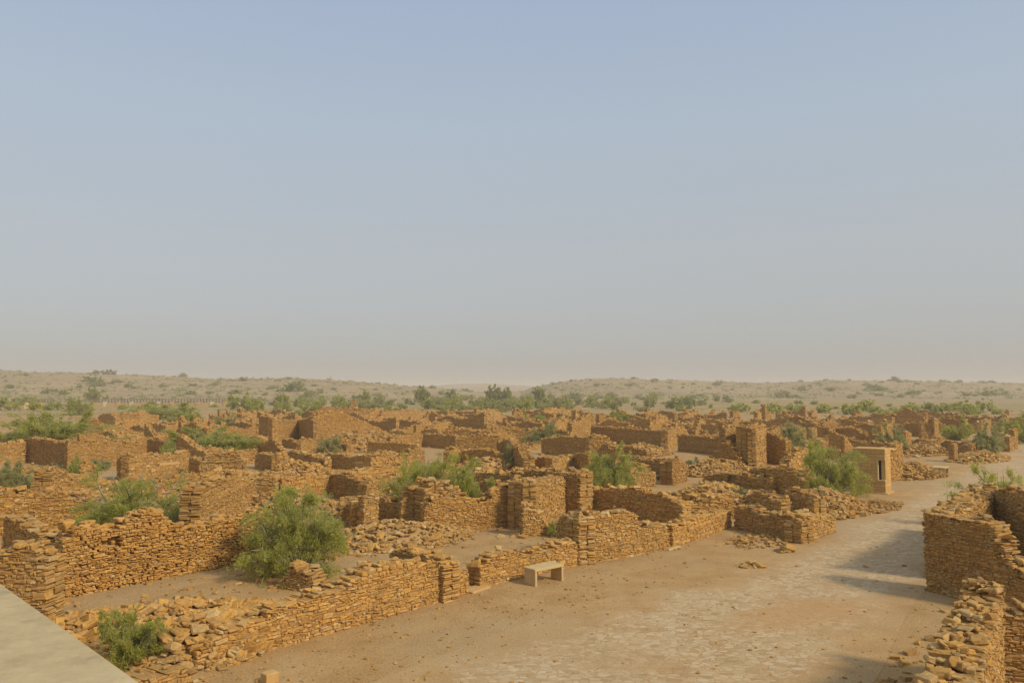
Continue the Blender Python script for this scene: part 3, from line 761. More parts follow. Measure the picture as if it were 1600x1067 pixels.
# ------------------------------------------------------------------ rubble heaps
heap("wide heap of orange stones beside the parapet, around the small near bush", 250, 985, 3.1, 1.5, .55, 620, .15, 1, .3)
heap("heap of large blocks at the bottom, behind the low coursed wall stub", 322, 1020, 1.2, .9, .75, 150, .18, 2)
heap("scattered reddish stones on the bare court behind the street wall", 640, 845, 2.2, 1.4, .3, 160, .11, 3)
heap("rubble slope below the small roofed cell", 610, 845, 3.0, 1.6, .7, 330, .13, 4)
heap("rubble behind the dark sloping cross wall at the street", 1195, 798, 2.6, 1.7, .7, 300, .15, 5)
heap("big rubble slope left of the kiosk bush reaching the street", 1285, 798, 3.0, 1.6, .95, 460, .15, 6)
heap("rubble around the square-hole wall, right of centre", 1110, 774, 2.6, 1.5, .6, 260, .16, 7)
heap("stones fallen right of the kiosk", 1418, 742, 3.0, 1.8, .8, 260, .17, 8)
heap("low debris in front of the kiosk beside the paving", 1352, 792, 2.2, 1.2, .22, 120, .12, 9)
heap("slope of debris in front of the triangular broken gable", 1120, 737, 3.2, 1.8, .8, 300, .17, 10)
heap("lit rubble cone at left centre", 556, 703, 4.0, 2.5, 1.4, 380, .22, 11)
heap("broad rubble bank below the sloping lit far wall", 560, 690, 6.5, 2.6, 1.1, 380, .26, 12)
heap("sand and rubble bank right of the flat far walls", 640, 668, 5.0, 2.6, .9, 260, .28, 13)
heap("slab heap on the ledged house, left of centre", 462, 752, 2.6, 1.3, 1.2, 170, .2, 14)
heap("rubble slope behind the big round bush", 430, 812, 3.4, 2.2, 1.1, 420, .15, 15)
heap("rubble between the left lintel wall and the grey bush", 250, 778, 5.0, 1.8, .8, 360, .17, 16)
heap("rubble bank left of the grey green bush at the left edge", 40, 765, 4.0, 2.2, 1.0, 300, .17, 17)
heap("rubble under the slab roof fragment, left of centre", 350, 760, 3.4, 2.0, .9, 320, .17, 18)
heap("rubble behind the round green bush", 975, 745, 3.4, 2.0, .9, 260, .17, 19)
heap("rubble in front of the long dark wall, centre right", 1000, 712, 3.4, 1.6, .9, 220, .2, 20)
heap("pale rubble in the sandy court on the left", 205, 688, 5.5, 3.2, .9, 260, .2, 21)
heap("rubble bank at the centre behind the yellow green bush", 745, 698, 3.2, 1.6, .9, 220, .2, 22)
heap("rubble bank left of the grey bush at the centre", 760, 735, 3.0, 1.8, .8, 220, .17, 23)
heap("rubble inside the taller jagged street wall", 935, 822, 1.6, .9, .45, 110, .13, 24)
heap("fallen stones below the tallest pillar beside the far street", 1450, 706, 6.0, 2.0, .8, 280, .2, 25)
heap("fallen stones along the far street near the double stub", 1530, 718, 4.0, 1.6, .6, 180, .2, 26)
heap("low rubble bank in front of the left lit wall with the even street wall", 1185, 845, 1.6, .8, .12, 60, .09, 28)
heap("rubble bank behind the tall near left wall", 350, 815, 3.4, 1.6, 1.0, 260, .15, 29)
heap("rubble in the dark court at the centre, behind the notched wall", 705, 800, 2.2, 1.2, .8, 160, .15, 30)
W("lit front wall of the court right of the round green bush", [(1078, 770, 797), (1100, 766, None), (1130, 768, None), (1160, 775, 790)], t=.5, rag=.12, loose=2)
W("shaded cross wall in the rubble above the dark sloping wall", [(1165, 772, 800), (1190, 773, None), (1220, 782, 812)], t=.5, rag=.10, loose=2)
W("shaded low wall on the rubble slope left of the kiosk bush", [(1225, 770, 800), (1245, 768, None), (1272, 780, 815)], t=.5, rag=.12, loose=2)
W("lit wall behind the small cell and the notched wall", [(628, 772, 1.2), (650, 768, None), (668, 766, 1.3)], t=.5, rag=.1)
heap("a few dark fallen stones on the sand beside the paving", 1172, 884, .55, .3, .06, 5, .16, 41)
heap("two dark blocks lying on the sand below the broken lit wall end", 1226, 862, .4, .2, .05, 3, .22, 42)
W("lit jagged wall fragment among the rubble below the small roofed cell", [(690, 730, 752), (702, 722, None), (716, 735, 748)], t=.45, rag=.2)
W("upright jagged stub left of the stone-row wall, centre", [(866, 662, 680), (874, 655, None), (884, 664, 678)], t=.5, rag=.18)
W("shaded jagged wall below the long dark wall topped by a stone row", [(930, 700, 722), (945, 696, None), (962, 704, 728)], t=.45, rag=.2)
W("tall lit jagged stub right of the sandy court behind the centre wall", [(640, 706, 728), (652, 697, None), (664, 709, 724)], t=.5, rag=.2)
W("jagged lit wall fragment above the wall with the small dark window", [(470, 690, 708), (484, 684, None), (500, 694, 704)], t=.45, rag=.2)
# ------------------------------------------------------------------ more ruins of the village, built on its street grid
def ordinal(n):
    return {1: "first", 2: "second", 3: "third", 4: "fourth", 5: "fifth", 6: "sixth", 7: "seventh", 8: "eighth", 9: "ninth", 10: "tenth", 11: "eleventh", 12: "twelfth",
            13: "thirteenth", 14: "fourteenth", 15: "fifteenth", 16: "sixteenth", 17: "seventeenth", 18: "eighteenth", 19: "nineteenth", 20: "twentieth"}.get(n, f"{n}th")

def px_of(x, y, z=0.0):
    v = np.array([x, y * _c + (z - H) * _s, -y * _s + (z - H) * _c])
    return 800 + FPX * v[0] / v[1], 533.5 - FPX * v[2] / v[1]

def far_ruins():
    rng = np.random.RandomState(2024)
    hand = np.array(FOOT)
    out = []
    ustep, vstep = 7.6, 6.8
    for i in range(-40, 50):
        for j in range(-36, 36):
            c = STREET_A + SD * (i * ustep + rng.uniform(-.7, .7)) + SN * (j * vstep + rng.uniform(-.7, .7))
            w, dp = rng.uniform(4.0, 6.0), rng.uniform(4.4, 6.6)
            seed = rng.randint(1 << 30)
            if c[1] < 36: continue
            px, py = px_of(*c)
            so = street_off(*c)
            if not (-60 < px < 1680) or py > 775: continue
            ylim = 655 + 7 * max(0, (420 - px) / 300) + 4 * max(0, (px - 1100) / 400)
            if py < ylim: continue
            if px < 330 and py < 662: continue
            if px < 130 and py < 690: continue
            if -dp / 2 - 2.5 < so < STREET_W + dp / 2 + 2.5: continue
            if 0 < so and c[1] < 60: continue
            dd = np.hypot(*(hand - c).T)
            if dd.min() < (3.1 if c[1] < 80 else 3.8): continue
            if seed % 100 < 12: continue
            out.append((c, w, dp, seed, px, py))
    bands = [(0, 652, "the farthest row of ruins"), (652, 672, "the second farthest row of ruins"), (672, 700, "the middle row of low ruins"), (700, 900, "the nearer low ruins among the walls")]
    for lo, hi, nm in bands:
        row = sorted([o for o in out if lo <= o[5] < hi], key=lambda o: o[4])
        for k, (c, w, dp, seed, px, py) in enumerate(row):
            r = np.random.RandomState(seed % (1 << 31))
            look = r.choice(["roofless stone house", "crumbling stone house", "broken house shell", "collapsed stone room"])
            e = empty("ruined_house", (c[0], c[1], 0), f"{look}, {ordinal(k + 1)} from the left in {nm}", "ruin", "ruined village houses")
            rot = r.normal(0, .07)
            cd_, sn_ = math.cos(rot), math.sin(rot)
            d = np.array([SD[0] * cd_ - SD[1] * sn_, SD[0] * sn_ + SD[1] * cd_]); n = np.array([d[1], -d[0]])
            P = [c - d * dp / 2 - n * w / 2, c - d * dp / 2 + n * w / 2, c + d * dp / 2 + n * w / 2, c + d * dp / 2 - n * w / 2]
            hb = (r.uniform(.7, 1.25) if c[1] > 100 else r.uniform(.8, 1.5)) if c[1] > 70 else r.uniform(.5, 1.1)
            for q in range(4):
                if r.rand() < .15: continue
                A, B = P[q], P[(q + 1) % 4]
                L = np.linalg.norm(B - A); m = max(3, int(L / 1.5))
                if q % 2:                                        # keep corners from overlapping
                    dv = (B - A) / L; A, B = A + dv * .52, B - dv * .52
                hh = hb * r.uniform(.45, 1.25) * np.clip(1 + np.cumsum(r.normal(0, .22, m)), .3, 1.4)
                hh[r.randint(m)] *= 1.45
                if r.rand() < .35: hh[r.randint(m)] = .2         # a doorway or a breach
                g = Geo()
                wall_geo(g, r, A, B, .5, list(zip(np.linspace(0, 1, m), hh)), .12, 1.2, (), 1.0, .8, away=c - (A + B) / 2)
                for V in g.V: V -= np.array([c[0], c[1], 0])
                link("wall", g.mesh("wall", [STONE, MUD]), e)
            if r.rand() < .6:                                    # an inner partition
                k_ = r.uniform(-.2, .2); A = c + n * w * k_ - d * dp * .38; B = c + n * w * k_ + d * dp * r.uniform(.05, .4)
                hh = hb * r.uniform(.7, 1.45) * np.array([1.2, .9, .5])
                g = Geo(); wall_geo(g, r, A, B, .45, list(zip((0, .5, 1), hh)), .16, 1.2, (), 1.0, .8)
                for V in g.V: V -= np.array([c[0], c[1], 0])
                link("wall", g.mesh("wall", [STONE, MUD]), e)
far_ruins()

# ------------------------------------------------------------------ loose stones on the ground (uncountable)
def strew():
    r = LR
    px = r.uniform(-40, 1640, 16000); py = 640 + 470 * r.rand(16000) ** 1.6
    Cs, sz = [], []
    for a, b in zip(px, py):
        q = G(a, b); so = street_off(*q)
        on = -1.0 < so < STREET_W + .5
        side = -5.0 < so <= -1.0
        pr = .08 if on else (.5 if side else 1.0)
        clump = .5 + .8 * float(noise2(q[0], q[1], 2.5))
        if b > 850 and not on and not side: clump *= .6
        if r.rand() > pr * clump: continue
        Cs.append((q[0], q[1])); sz.append(min(.012 + r.exponential(.014 if (on or side) else .04), .032 if (on or side) else (.08 if b > 850 else .14)) * (1 + .5 * np.clip(q[1] / 60 - .5, 0, 2)))
    C = np.array(Cs); k = len(C); sz = np.array(sz)[:, None] * np.array([[1.1, .85, .5]]) * r.uniform(.7, 1.3, (k, 3))
    z = gz(C[:, 0], C[:, 1]) + sz[:, 2] * .45
    stones(LOOSE, r, np.column_stack([C, z]), sz, rot_zyx(r.uniform(0, 6.3, k), r.normal(0, .2, k), r.normal(0, .2, k)), .25)
strew()
def gravel():
    r = np.random.RandomState(31); n = 3200
    px = r.uniform(280, 1640, n); py = 835 + 240 * r.rand(n) ** .8; Q = np.array([G(a, b) for a, b in zip(px, py)])
    so = street_off(Q[:, 0], Q[:, 1]); keep = (so > -6) & (r.rand(n) < np.where((so > 0) & (so < STREET_W), .15, .45 + .9 * noise2(Q[:, 0], Q[:, 1], 1.6)))
    Q = Q[keep]; k = len(Q); sz = (.006 + r.exponential(.008, (k, 1))).clip(0, .03) * np.array([[1.1, .9, .6]])
    stones(LOOSE, r, np.column_stack([Q, gz(Q[:, 0], Q[:, 1]) + sz[:, 2] * .6]), sz, rot_zyx(r.uniform(0, 6.3, k), r.normal(0, .2, k), r.normal(0, .2, k)), .25)
gravel()
tag(link("loose_stones", LOOSE.mesh("loose_stones", [STONE])), "small stones strewn over the sandy ground", "stones", None, 'stuff')

# ------------------------------------------------------------------ benches, kiosk, doorsteps, parapet house, boundary wall
def box(g, x0, x1, y0, y1, z0, z1, bev=.0, m=0):
    c = C8 * .5 + .5
    if bev <= 0:
        V = c * np.array([x1 - x0, y1 - y0, z1 - z0]) + np.array([x0, y0, z0]); g.add(V, Q8, m); return
    hf = np.array([x1 - x0, y1 - y0, z1 - z0]) / 2; ce = np.array([x1 + x0, y1 + y0, z1 + z0]) / 2
    base = (C8 * hf)[OWN]; P = base - np.sign(base) * (1 - FULL) * bev + ce
    b = g.n; g.V.append(P); g.n += 24
    g.F.append(Q24 + b); g.M.append((len(Q24), m)); g.F.append(T24 + b); g.M.append((8, m))

def bench(px, py, rot, L, wd, h, label):
    q = G(px, py)
    e = empty("stone_bench", (q[0], q[1], 0), label, "bench", None)
    e.rotation_euler.z = rot
    g = Geo(); box(g, 0, L, 0, wd, h - .07, h, .008); link("seat", g.mesh("seat", [PALE]), e)
    for x in (.02, L - .09):
        g = Geo(); box(g, x, x + .07, .012, wd - .012, -.05, h - .071, .006); link("leg", g.mesh("leg", [PALE]), e)
bq, br = G(836, 918), G(882, 908)
bench(836, 918, math.atan2(br[1] - bq[1], br[0] - bq[0]), float(np.linalg.norm(br - bq)), .46, .46, "pale slab bench standing by the street wall in the foreground")
bench(1477, 742, math.atan2(SD[1], SD[0]), 1.25, .8, .42, "small pale slab bench beside the far street, right of the kiosk")

def kiosk():
    q = G(1384, 772)
    e = empty("kiosk", (q[0], q[1], 0), "yellow sandstone kiosk with a tall slot window beside the street", "kiosk")
    e.rotation_euler.z = math.atan2(SN[1], SN[0])            # local +x: across the street, local +y: along it
    w, dp, h = 1.46, 1.15, 2.18
    g = Geo()
    sx0, sx1, z0, z1 = -.37, -.02, .62, 1.62                  # slot in the face looking down the street
    box(g, -w, sx0, 0, dp, -.1, h - .22)                      # left of the slot
    box(g, sx0, 0, 0, dp, -.1, z0); box(g, sx0, 0, .0, dp, z1, h - .22)
    box(g, sx0, 0, .34, dp, z0 + .002, z1 - .002)
    link("body", g.mesh("body", [YELLOW]), e)
    g = Geo(); box(g, -w - .015, .015, -.015, dp + .015, h - .217, h, .006); link("roof", g.mesh("roof", [YELLOW]), e)
    g = Geo(); box(g, sx0 + .002, sx0 + .06, -.014, .33, z0 + .004, z1 - .004); box(g, sx0 + .062, -.002, -.014, .33, z0 + .004, z0 + .05)
    fr = link("window_frame", g.mesh("window_frame", [CREAM]), e)
    g = Geo(); box(g, sx0 + .062, sx0 + .18, .12, .335, z0 + .052, z1 - .004); link("opening_shade", g.mesh("opening_shade", [DARK]), fr)  # solid near-black block: the shade inside the slot is painted as its colour
    g = Geo(); box(g, sx0 + .182, -.003, .10, .33, z0 + .052, z1 - .004); link("inner_panel", g.mesh("inner_panel", [YPLAIN]), fr)
    g = Geo(); box(g, -w - .1, .12, -.12, dp + .1, -.1, .05, .01); 
    link("plinth", g.mesh("plinth", [YPLAIN]), e)
kiosk()

def slab(name, label, cat, px0, py0, px1, py1, depth, z, th, mat):
    a, b = G(px0, py0), G(px1, py1); L = float(np.linalg.norm(b - a))
    g = Geo(); box(g, 0, L, 0, depth, z - th, z, .012)
    o = link(name, g.mesh(name, [mat]), None, (a[0], a[1], 0)); o.rotation_euler.z = math.atan2(b[1] - a[1], b[0] - a[0])
    tag(o, label, cat)
slab("doorstep", "flat stone doorstep in the gap left of the bench", "doorstep", 739, 930, 767, 920, .4, .08, .2, YPLAIN)
slab("doorstep", "flat stone doorstep in the gap right of the taller jagged wall", "doorstep", 1046, 861, 1064, 855, .5, .06, .2, PALE)
slab("stone_block", "single squared yellow block on the sand at the bottom edge", "block", 416, 1070, 436, 1064, .2, .17, .25, YPLAIN)
for a in [("lintel", "long lintel slab lying on the lit wall between two bushes", "lintel", 249, 752, 281, 749, .4, .98, .12, YPLAIN)]: slab(*a)

def lintel_beam(px0, px1, py, h, label):
    a, b = G(px0, py, h), G(px1, py - 3, h); L = float(np.linalg.norm(b - a)); g = Geo(); rr = np.random.RandomState(8)
    stones(g, rr, np.array([[0., 0, 0]]), np.array([[L / 2, .17, .07]]), np.eye(3)[None], .2, True)
    m = (a + b) / 2
    o = link("lintel", g.mesh("lintel", [STONE]), None, (m[0], m[1], h)); o.rotation_euler = (0, -.05, math.atan2(b[1] - a[1], b[0] - a[0])); tag(o, label, "lintel")
lintel_beam(-20, 66, 897, .95, "big tilted lintel beam in the thick stub at the left edge")

def parapet_house():
    zt = H - .9
    P0, P1 = G(0, 912, zt), G(217, 1067, zt)
    d = (P1 - P0) / np.linalg.norm(P1 - P0); n = np.array([d[1], -d[0]])
    if np.dot(n, -P0) < 0: n = -n
    e = empty("house_parapet", (0, 0, 0), "pale slab-topped parapet of the viewer's house at the bottom left corner", "parapet")
    def prism(name, o0, o1, s0, s1, z0, z1, mat):
        q = [P0 + d * s0 + n * o0, P0 + d * s1 + n * o0, P0 + d * s1 + n * o1, P0 + d * s0 + n * o1]
        g = Geo(); V = [(*p, z0) for p in q] + [(*p, z1) for p in q]
        F = np.array([[0, 1, 5, 4], [1, 2, 6, 5], [2, 3, 7, 6], [3, 0, 4, 7], [4, 5, 6, 7], [3, 2, 1, 0]])
        g.add(V, F); me = g.mesh(name, [mat]); o = link(name, me, e)
        return o
    prism("wall", .03, .5, -4, 2.3, -.1, zt - .06, YELLOW)
    cp = prism("coping", 0, .95, -4, 2.35, zt - .055, zt, COPING)
    prism("edge_strip", -.006, -.0005, -4, 2.35, zt - .052, zt - .004, YPLAIN)
parapet_house()

def boundary_wall(label, x0, x1, py, h, nposts):
    A, B = G(x0, py), G(x1, py); L = float(np.linalg.norm(B - A)); yaw = math.atan2(B[1] - A[1], B[0] - A[0])
    e = empty("boundary_wall", (A[0], A[1], 0), label, "wall"); e.rotation_euler.z = yaw
    g = Geo(); box(g, 0, L, 0, .5, -.3, h); link("wall", g.mesh("wall", [YPLAIN]), e)
    for k in range(nposts + 1):
        x = L * k / nposts
        g = Geo(); box(g, x - .45, x + .45, -.2, .7, -.3, h + .35); link("pillar", g.mesh("pillar", [CREAM if k % 2 else YPLAIN]), e)
boundary_wall("low yellow boundary wall with pillars on the far left plain", 142, 372, 634, .9, 11)
boundary_wall("short yellow boundary wall piece left of the bright round bush on the far left", 18, 84, 637, 1.0, 3)

def fence(label, x0, x1, py, h, n):
    A, B = G(x0, py), G(x1, py); L = float(np.linalg.norm(B - A)); yaw = math.atan2(B[1] - A[1], B[0] - A[0])
    e = empty("post_fence", (A[0], A[1], 0), label, "fence"); e.rotation_euler.z = yaw
    for z in (.45, 1.0):
        g = Geo(); box(g, 0, L, -.04, .04, h * z - .12, h * z - .02); link("rail", g.mesh("rail", [IRON]), e)
    g = Geo(); box(g, -.12, .12, -.12, .12, -.3, h); me = g.mesh("post", [IRON])
    for k in range(n):
        o = link("post", me, e, (L * k / (n - 1), 0, 0))
fence("dark post fence on the plain behind the yellow boundary wall, far left", 140, 392, 630.5, 1.7, 52)
fence("short dark post fence left of the bright round bush, far left", 42, 84, 631, 1.7, 10)

# ------------------------------------------------------------------ vegetation
def tube_path(g, pts, r0, r1, k=5, m=0):
    pts = np.asarray(pts, float); n = len(pts)
    rad = np.linspace(r0, r1, n); V = []
    for i in range(n):
        t = pts[min(i + 1, n - 1)] - pts[max(i - 1, 0)]; t = t / (np.linalg.norm(t) + 1e-9)
        a = np.cross(t, [0.3, .9, .2]); a /= np.linalg.norm(a) + 1e-9; b = np.cross(t, a)
        for q in range(k):
            ph = 2 * math.pi * q / k; V.append(pts[i] + (a * math.cos(ph) + b * math.sin(ph)) * rad[i])
    F = [[i * k + q, i * k + (q + 1) % k, (i + 1) * k + (q + 1) % k, (i + 1) * k + q] for i in range(n - 1) for q in range(k)]
    g.add(V, F, m)

def bush_meshes(seed, leaves, ll, lw, mat, twigs=26, open_=.35, trunk=0.0, droop=.25):
    """unit bush: radius 1 across, height 1, standing on z = 0. Leaf sprays sit along the shoots of many curved branches."""
    r = np.random.RandomState(seed)
    gb, gl = Geo(), Geo()
    tips, dirs = [], []
    lean = r.normal(0, .08, 2)
    base_n = max(3, twigs // 5)
    for k in range(twigs):
        az = r.uniform(0, 2 * math.pi); el = math.acos(np.clip(1 - r.rand() ** .85, 0, 1)) * .98
        rad = r.uniform(.72, 1.08) * (1 + .18 * math.sin(3 * az + seed))
        end = np.array([math.cos(az) * math.sin(el) * rad + lean[0], math.sin(az) * math.sin(el) * rad + lean[1], trunk + (1 - trunk) * (math.cos(el) * 1.02 * rad + .08)])
        st = np.array([r.normal(0, .05), r.normal(0, .05), 0.0])
        midp = st * .5 + end * .5 + np.array([0, 0, .16 + .25 * trunk]) + r.normal(0, .06, 3)
        tt = np.linspace(0, 1, 9)[:, None]
        path = (1 - tt) ** 2 * st + 2 * tt * (1 - tt) * midp + tt ** 2 * end
        path[1:] += r.normal(0, .014, path[1:].shape)
        tube_path(gb, path, r.uniform(.014, .03), .004, 4)
        ns = 7
        for q in range(ns):                                      # side shoots
            u = r.uniform(.46, 1.0); i = int(u * 8); p = path[min(i, 8)]
            dv = r.normal(0, 1, 3) + (path[8] - path[4]) * 1.2 + np.array([p[0], p[1], .25]) * .8; dv /= np.linalg.norm(dv)
            ln = r.uniform(.16, .36)
            s2 = np.array([p, p + dv * ln * .5 + [0, 0, .02], p + dv * ln - [0, 0, ln * droop]])
            if q % 2 == 0: tube_path(gb, s2, .006, .002, 3)
            tips.append(s2); dirs.append(dv)
    for k in range(twigs // 3):                              # bare dead shoots
        az = r.uniform(0, 6.283); el = r.uniform(.1, 1.25); ln = r.uniform(.6, .96)
        e_ = np.array([math.cos(az) * math.sin(el) * ln, math.sin(az) * math.sin(el) * ln, trunk + (1 - trunk) * math.cos(el) * ln * 1.04 + .05])
        tt = np.linspace(0, 1, 7)[:, None]; path = e_ * tt + np.array([0, 0, .2]) * (4 * tt * (1 - tt)) * .5 + r.normal(0, .018, (7, 3)) * tt
        tube_path(gb, path, .012, .003, 4)
    T = np.array(tips); Dv = np.array(dirs)
    # shoots differ in how leafy they are: clumps and gaps
    wgt = r.gamma(1.1, 1.0, len(T)); wgt /= wgt.sum()
    pick = r.choice(len(T), leaves, p=wgt)
    u = r.beta(1.6, 1.1, leaves)[:, None]
    c = (1 - u) ** 2 * T[pick, 0] + 2 * u * (1 - u) * T[pick, 1] + u ** 2 * T[pick, 2] + r.normal(0, .034, (leaves, 3))
    c[:, 2] = np.maximum(c[:, 2], .015)
    dd = Dv[pick] + r.normal(0, .6, (leaves, 3)) - np.array([0, 0, droop]); dd /= np.linalg.norm(dd, axis=1)[:, None]
    sd_ = np.cross(dd, r.normal(0, 1, (leaves, 3))); sd_ /= np.linalg.norm(sd_, axis=1)[:, None] + 1e-9
    l = ll * r.uniform(.6, 1.4, (leaves, 1)); w = lw * r.uniform(.6, 1.4, (leaves, 1))
    V = np.stack([c - dd * l, c - sd_ * w, c + dd * l, c + sd_ * w], 1).reshape(-1, 3)
    gl.add(V, np.arange(leaves * 4).reshape(-1, 4))
    return gb.mesh("branches", [TWIG]), gl.mesh("foliage", [mat])

PROTO = {}
def proto(kind, lod, var):
    key = (kind, lod, var)
    if key not in PROTO:
        sd_ = 31 * var + 7 * lod + len(kind) * 101
        n, ll, lw, tw = {0: (27000, .028, .0068, 54), 1: (16000, .036, .011, 40), 2: (8000, .05, .018, 28), 3: (1100, .085, .04, 14)}[lod]
        PROTO[key] = bush_meshes(sd_, n, ll, lw, LEAF[kind], tw)
    return PROTO[key]

def bush(label, px, pyb, wpx, pyt, kind='green', lod=1, var=0, group=None, name="shrub", yaw=None, sq=1.0):
    q = G(px, pyb); Y = q[1]
    w = wpx / FPX * Y / 1.8; h = top_at(pyt, Y)
    b, f = proto(kind, lod, var)
    e = empty(name, (q[0], q[1], float(gz(q[0], q[1])) - .03), label, "shrub", group)
    e.scale = (w, w * sq, h); e.rotation_euler.z = yaw if yaw is not None else (px * 7.13) % 6.28
    link("branches", b, e); link("foliage", f, e)
    return e

bush("big round feathery bush in the left foreground", 460, 897, 182, 770, 'green', 0, 0)
bush("wide grey-green bush behind the tall near left wall", 208, 850, 215, 750, 'green', 0, 1)
bush("small thin bush in the rubble beside the parapet", 195, 1040, 112, 950, 'green', 1, 2)
bush("yellow-green bush with bare grey twigs at the centre", 664, 806, 120, 700, 'lime', 0, 3)
bush("lower bright right half of the bush at the centre", 724, 802, 84, 722, 'lime', 1, 4)
bush("dense round green bush behind the broad dark courtyard wall", 950, 785, 96, 706, 'green', 0, 5)
bush("large drooping bush hiding the left side of the kiosk", 1297, 775, 98, 694, 'green', 0, 6)
bush("bright bush at the right edge behind the street wall", 1564, 826, 118, 733, 'lime', 0, 7)
bush("large wide bush near the left edge, behind the big dark wall", 78, 697, 150, 643, 'green', 1, 0)
bush("wide bright bush left of centre, above the slab wall", 330, 714, 145, 664, 'green', 1, 1)
bush("grey-green bush left of the kiosk bush", 1236, 722, 66, 668, 'grey', 1, 2)
bush("upright grey-green bush above and right of the kiosk", 1397, 708, 44, 659, 'grey', 1, 3)
bush("bushy green clump right of the tallest pillar", 1494, 688, 50, 657, 'green', 1, 4)
bush("large grey-green bush near the far end of the street", 1548, 712, 62, 664, 'grey', 1, 5)
bush("tall bush at the right edge beyond the far piers", 1592, 692, 58, 650, 'green', 1, 6)
bush("bright round bush on the far left plain", 119, 648, 42, 621, 'green', 1, 7)
bush("grey-green bush at the left edge, middle distance", 18, 775, 70, 722, 'grey', 1, 0)
bush("small grey-green bush left of the stone pillar, near left", 72, 745, 40, 722, 'grey', 2, 1)
bush("small dark bush behind the stone pillar, near left", 116, 740, 36, 717, 'green', 2, 2)
bush("small bush right of the stone pillar, near left", 155, 735, 34, 714, 'grey', 2, 3)
bush("grey bush beside the big square wall, centre", 802, 735, 38, 696, 'grey', 1, 4)
bush("grey thorny bush behind the dark brown wall, centre", 855, 696, 62, 664, 'grey', 1, 5)
bush("bush in front of the notched far wall", 838, 668, 56, 647, 'green', 2, 6)
bush("bush above the long dark wall with a stone row", 970, 668, 46, 643, 'green', 2, 7)
bush("tiny bush in the corner of the taller jagged street wall", 868, 838, 24, 816, 'green', 2, 0)
bush("small bush beside the lit pier, right of centre", 1083, 736, 30, 714, 'grey', 2, 1)
bush("grey-green bush in front of the lit rubble cone", 515, 708, 40, 683, 'grey', 2, 2)
bush("bush on the rubble cone at left centre", 545, 692, 34, 675, 'grey', 2, 3)
bush("wide dense thicket on the far left beyond the gable wall", 240, 655, 116, 625, 'green', 1, 1)
bush("bush right of the far left thicket", 288, 664, 44, 640, 'green', 2, 4)
bush("bush among the ruins at far left centre", 352, 675, 44, 650, 'grey', 2, 5)
bush("bush above the tall far ruin at left centre", 482, 660, 50, 630, 'green', 2, 6)
bush("low bush on the flat-topped far wall", 565, 660, 34, 646, 'green', 2, 7)
bush("bush behind the dark panel wall at the centre", 742, 680, 34, 662, 'green', 2, 0)
bush("pale dry bush in the square-hole wall rubble", 1150, 775, 30, 760, 'grey', 2, 1)

def tree(label, px, pyb, wpx, pyt, kind='dark', var=0, group=None):
    key = ('tree', kind, var)
    if key not in PROTO:
        PROTO[key] = bush_meshes(500 + var, 2600, .075, .035, LEAF[kind], 26, trunk=.32)
    b, f = PROTO[key]
    q = G(px, pyb); Y = q[1]; e = empty("tree", (q[0], q[1], -.1), label, "tree", group)
    w = wpx / FPX * Y / 2.1; h = top_at(pyt, Y); e.scale = (w, w, h); e.rotation_euler.z = px
    link("trunk", b, e); link("crown", f, e)
tree("round dark tree on the far left plain behind the fence", 145, 630, 25, 606, 'green', 0)
tree("small tree on the far left, left of the round dark tree", 72, 626, 13, 606, 'dark', 1)
tree("tallest round tree in the green belt, left of the centre gap", 659, 632, 25, 602, 'dark', 2)
tree("flat dark tree right of the tallest round tree", 706, 628, 18, 608, 'dark', 1)
tree("broad twin-crowned tree below the centre gap in the ridges", 772, 630, 30, 604, 'dark', 0)
tree("tree right of the twin-crowned tree", 790, 630, 24, 604, 'dark', 2)
tree("dark tree at the foot of the right ridge", 842, 632, 24, 604, 'dark', 1)
tree("upright tree left of the green belt", 570, 634, 18, 611, 'green', 0)
tree("tree in the left part of the green belt", 440, 640, 26, 613, 'green', 1)

def copies(name, label, cat, group, specs, lod=3):
    """many small shrubs: one object each, sharing a few meshes"""
    meshes = []
    for v in range(5):
        for kind in ('green', 'dark', 'grey'):
            meshes.append((kind, bush_meshes(700 + v * 13, 1100, .10, .05, LEAF[kind], 26, trunk=0)[1]))
    by = {k: [m for kk, m in meshes if kk == k] for k in ('green', 'dark', 'grey')}
    for i, (x, y, z, w, h, kind) in enumerate(specs):
        o = bpy.data.objects.new(name, by[kind][i % 5]); COL.objects.link(o)
        o.location = (x, y, z); o.scale = (w, w, h); o.rotation_euler.z = i * 2.4
        tag(o, label, cat, group)

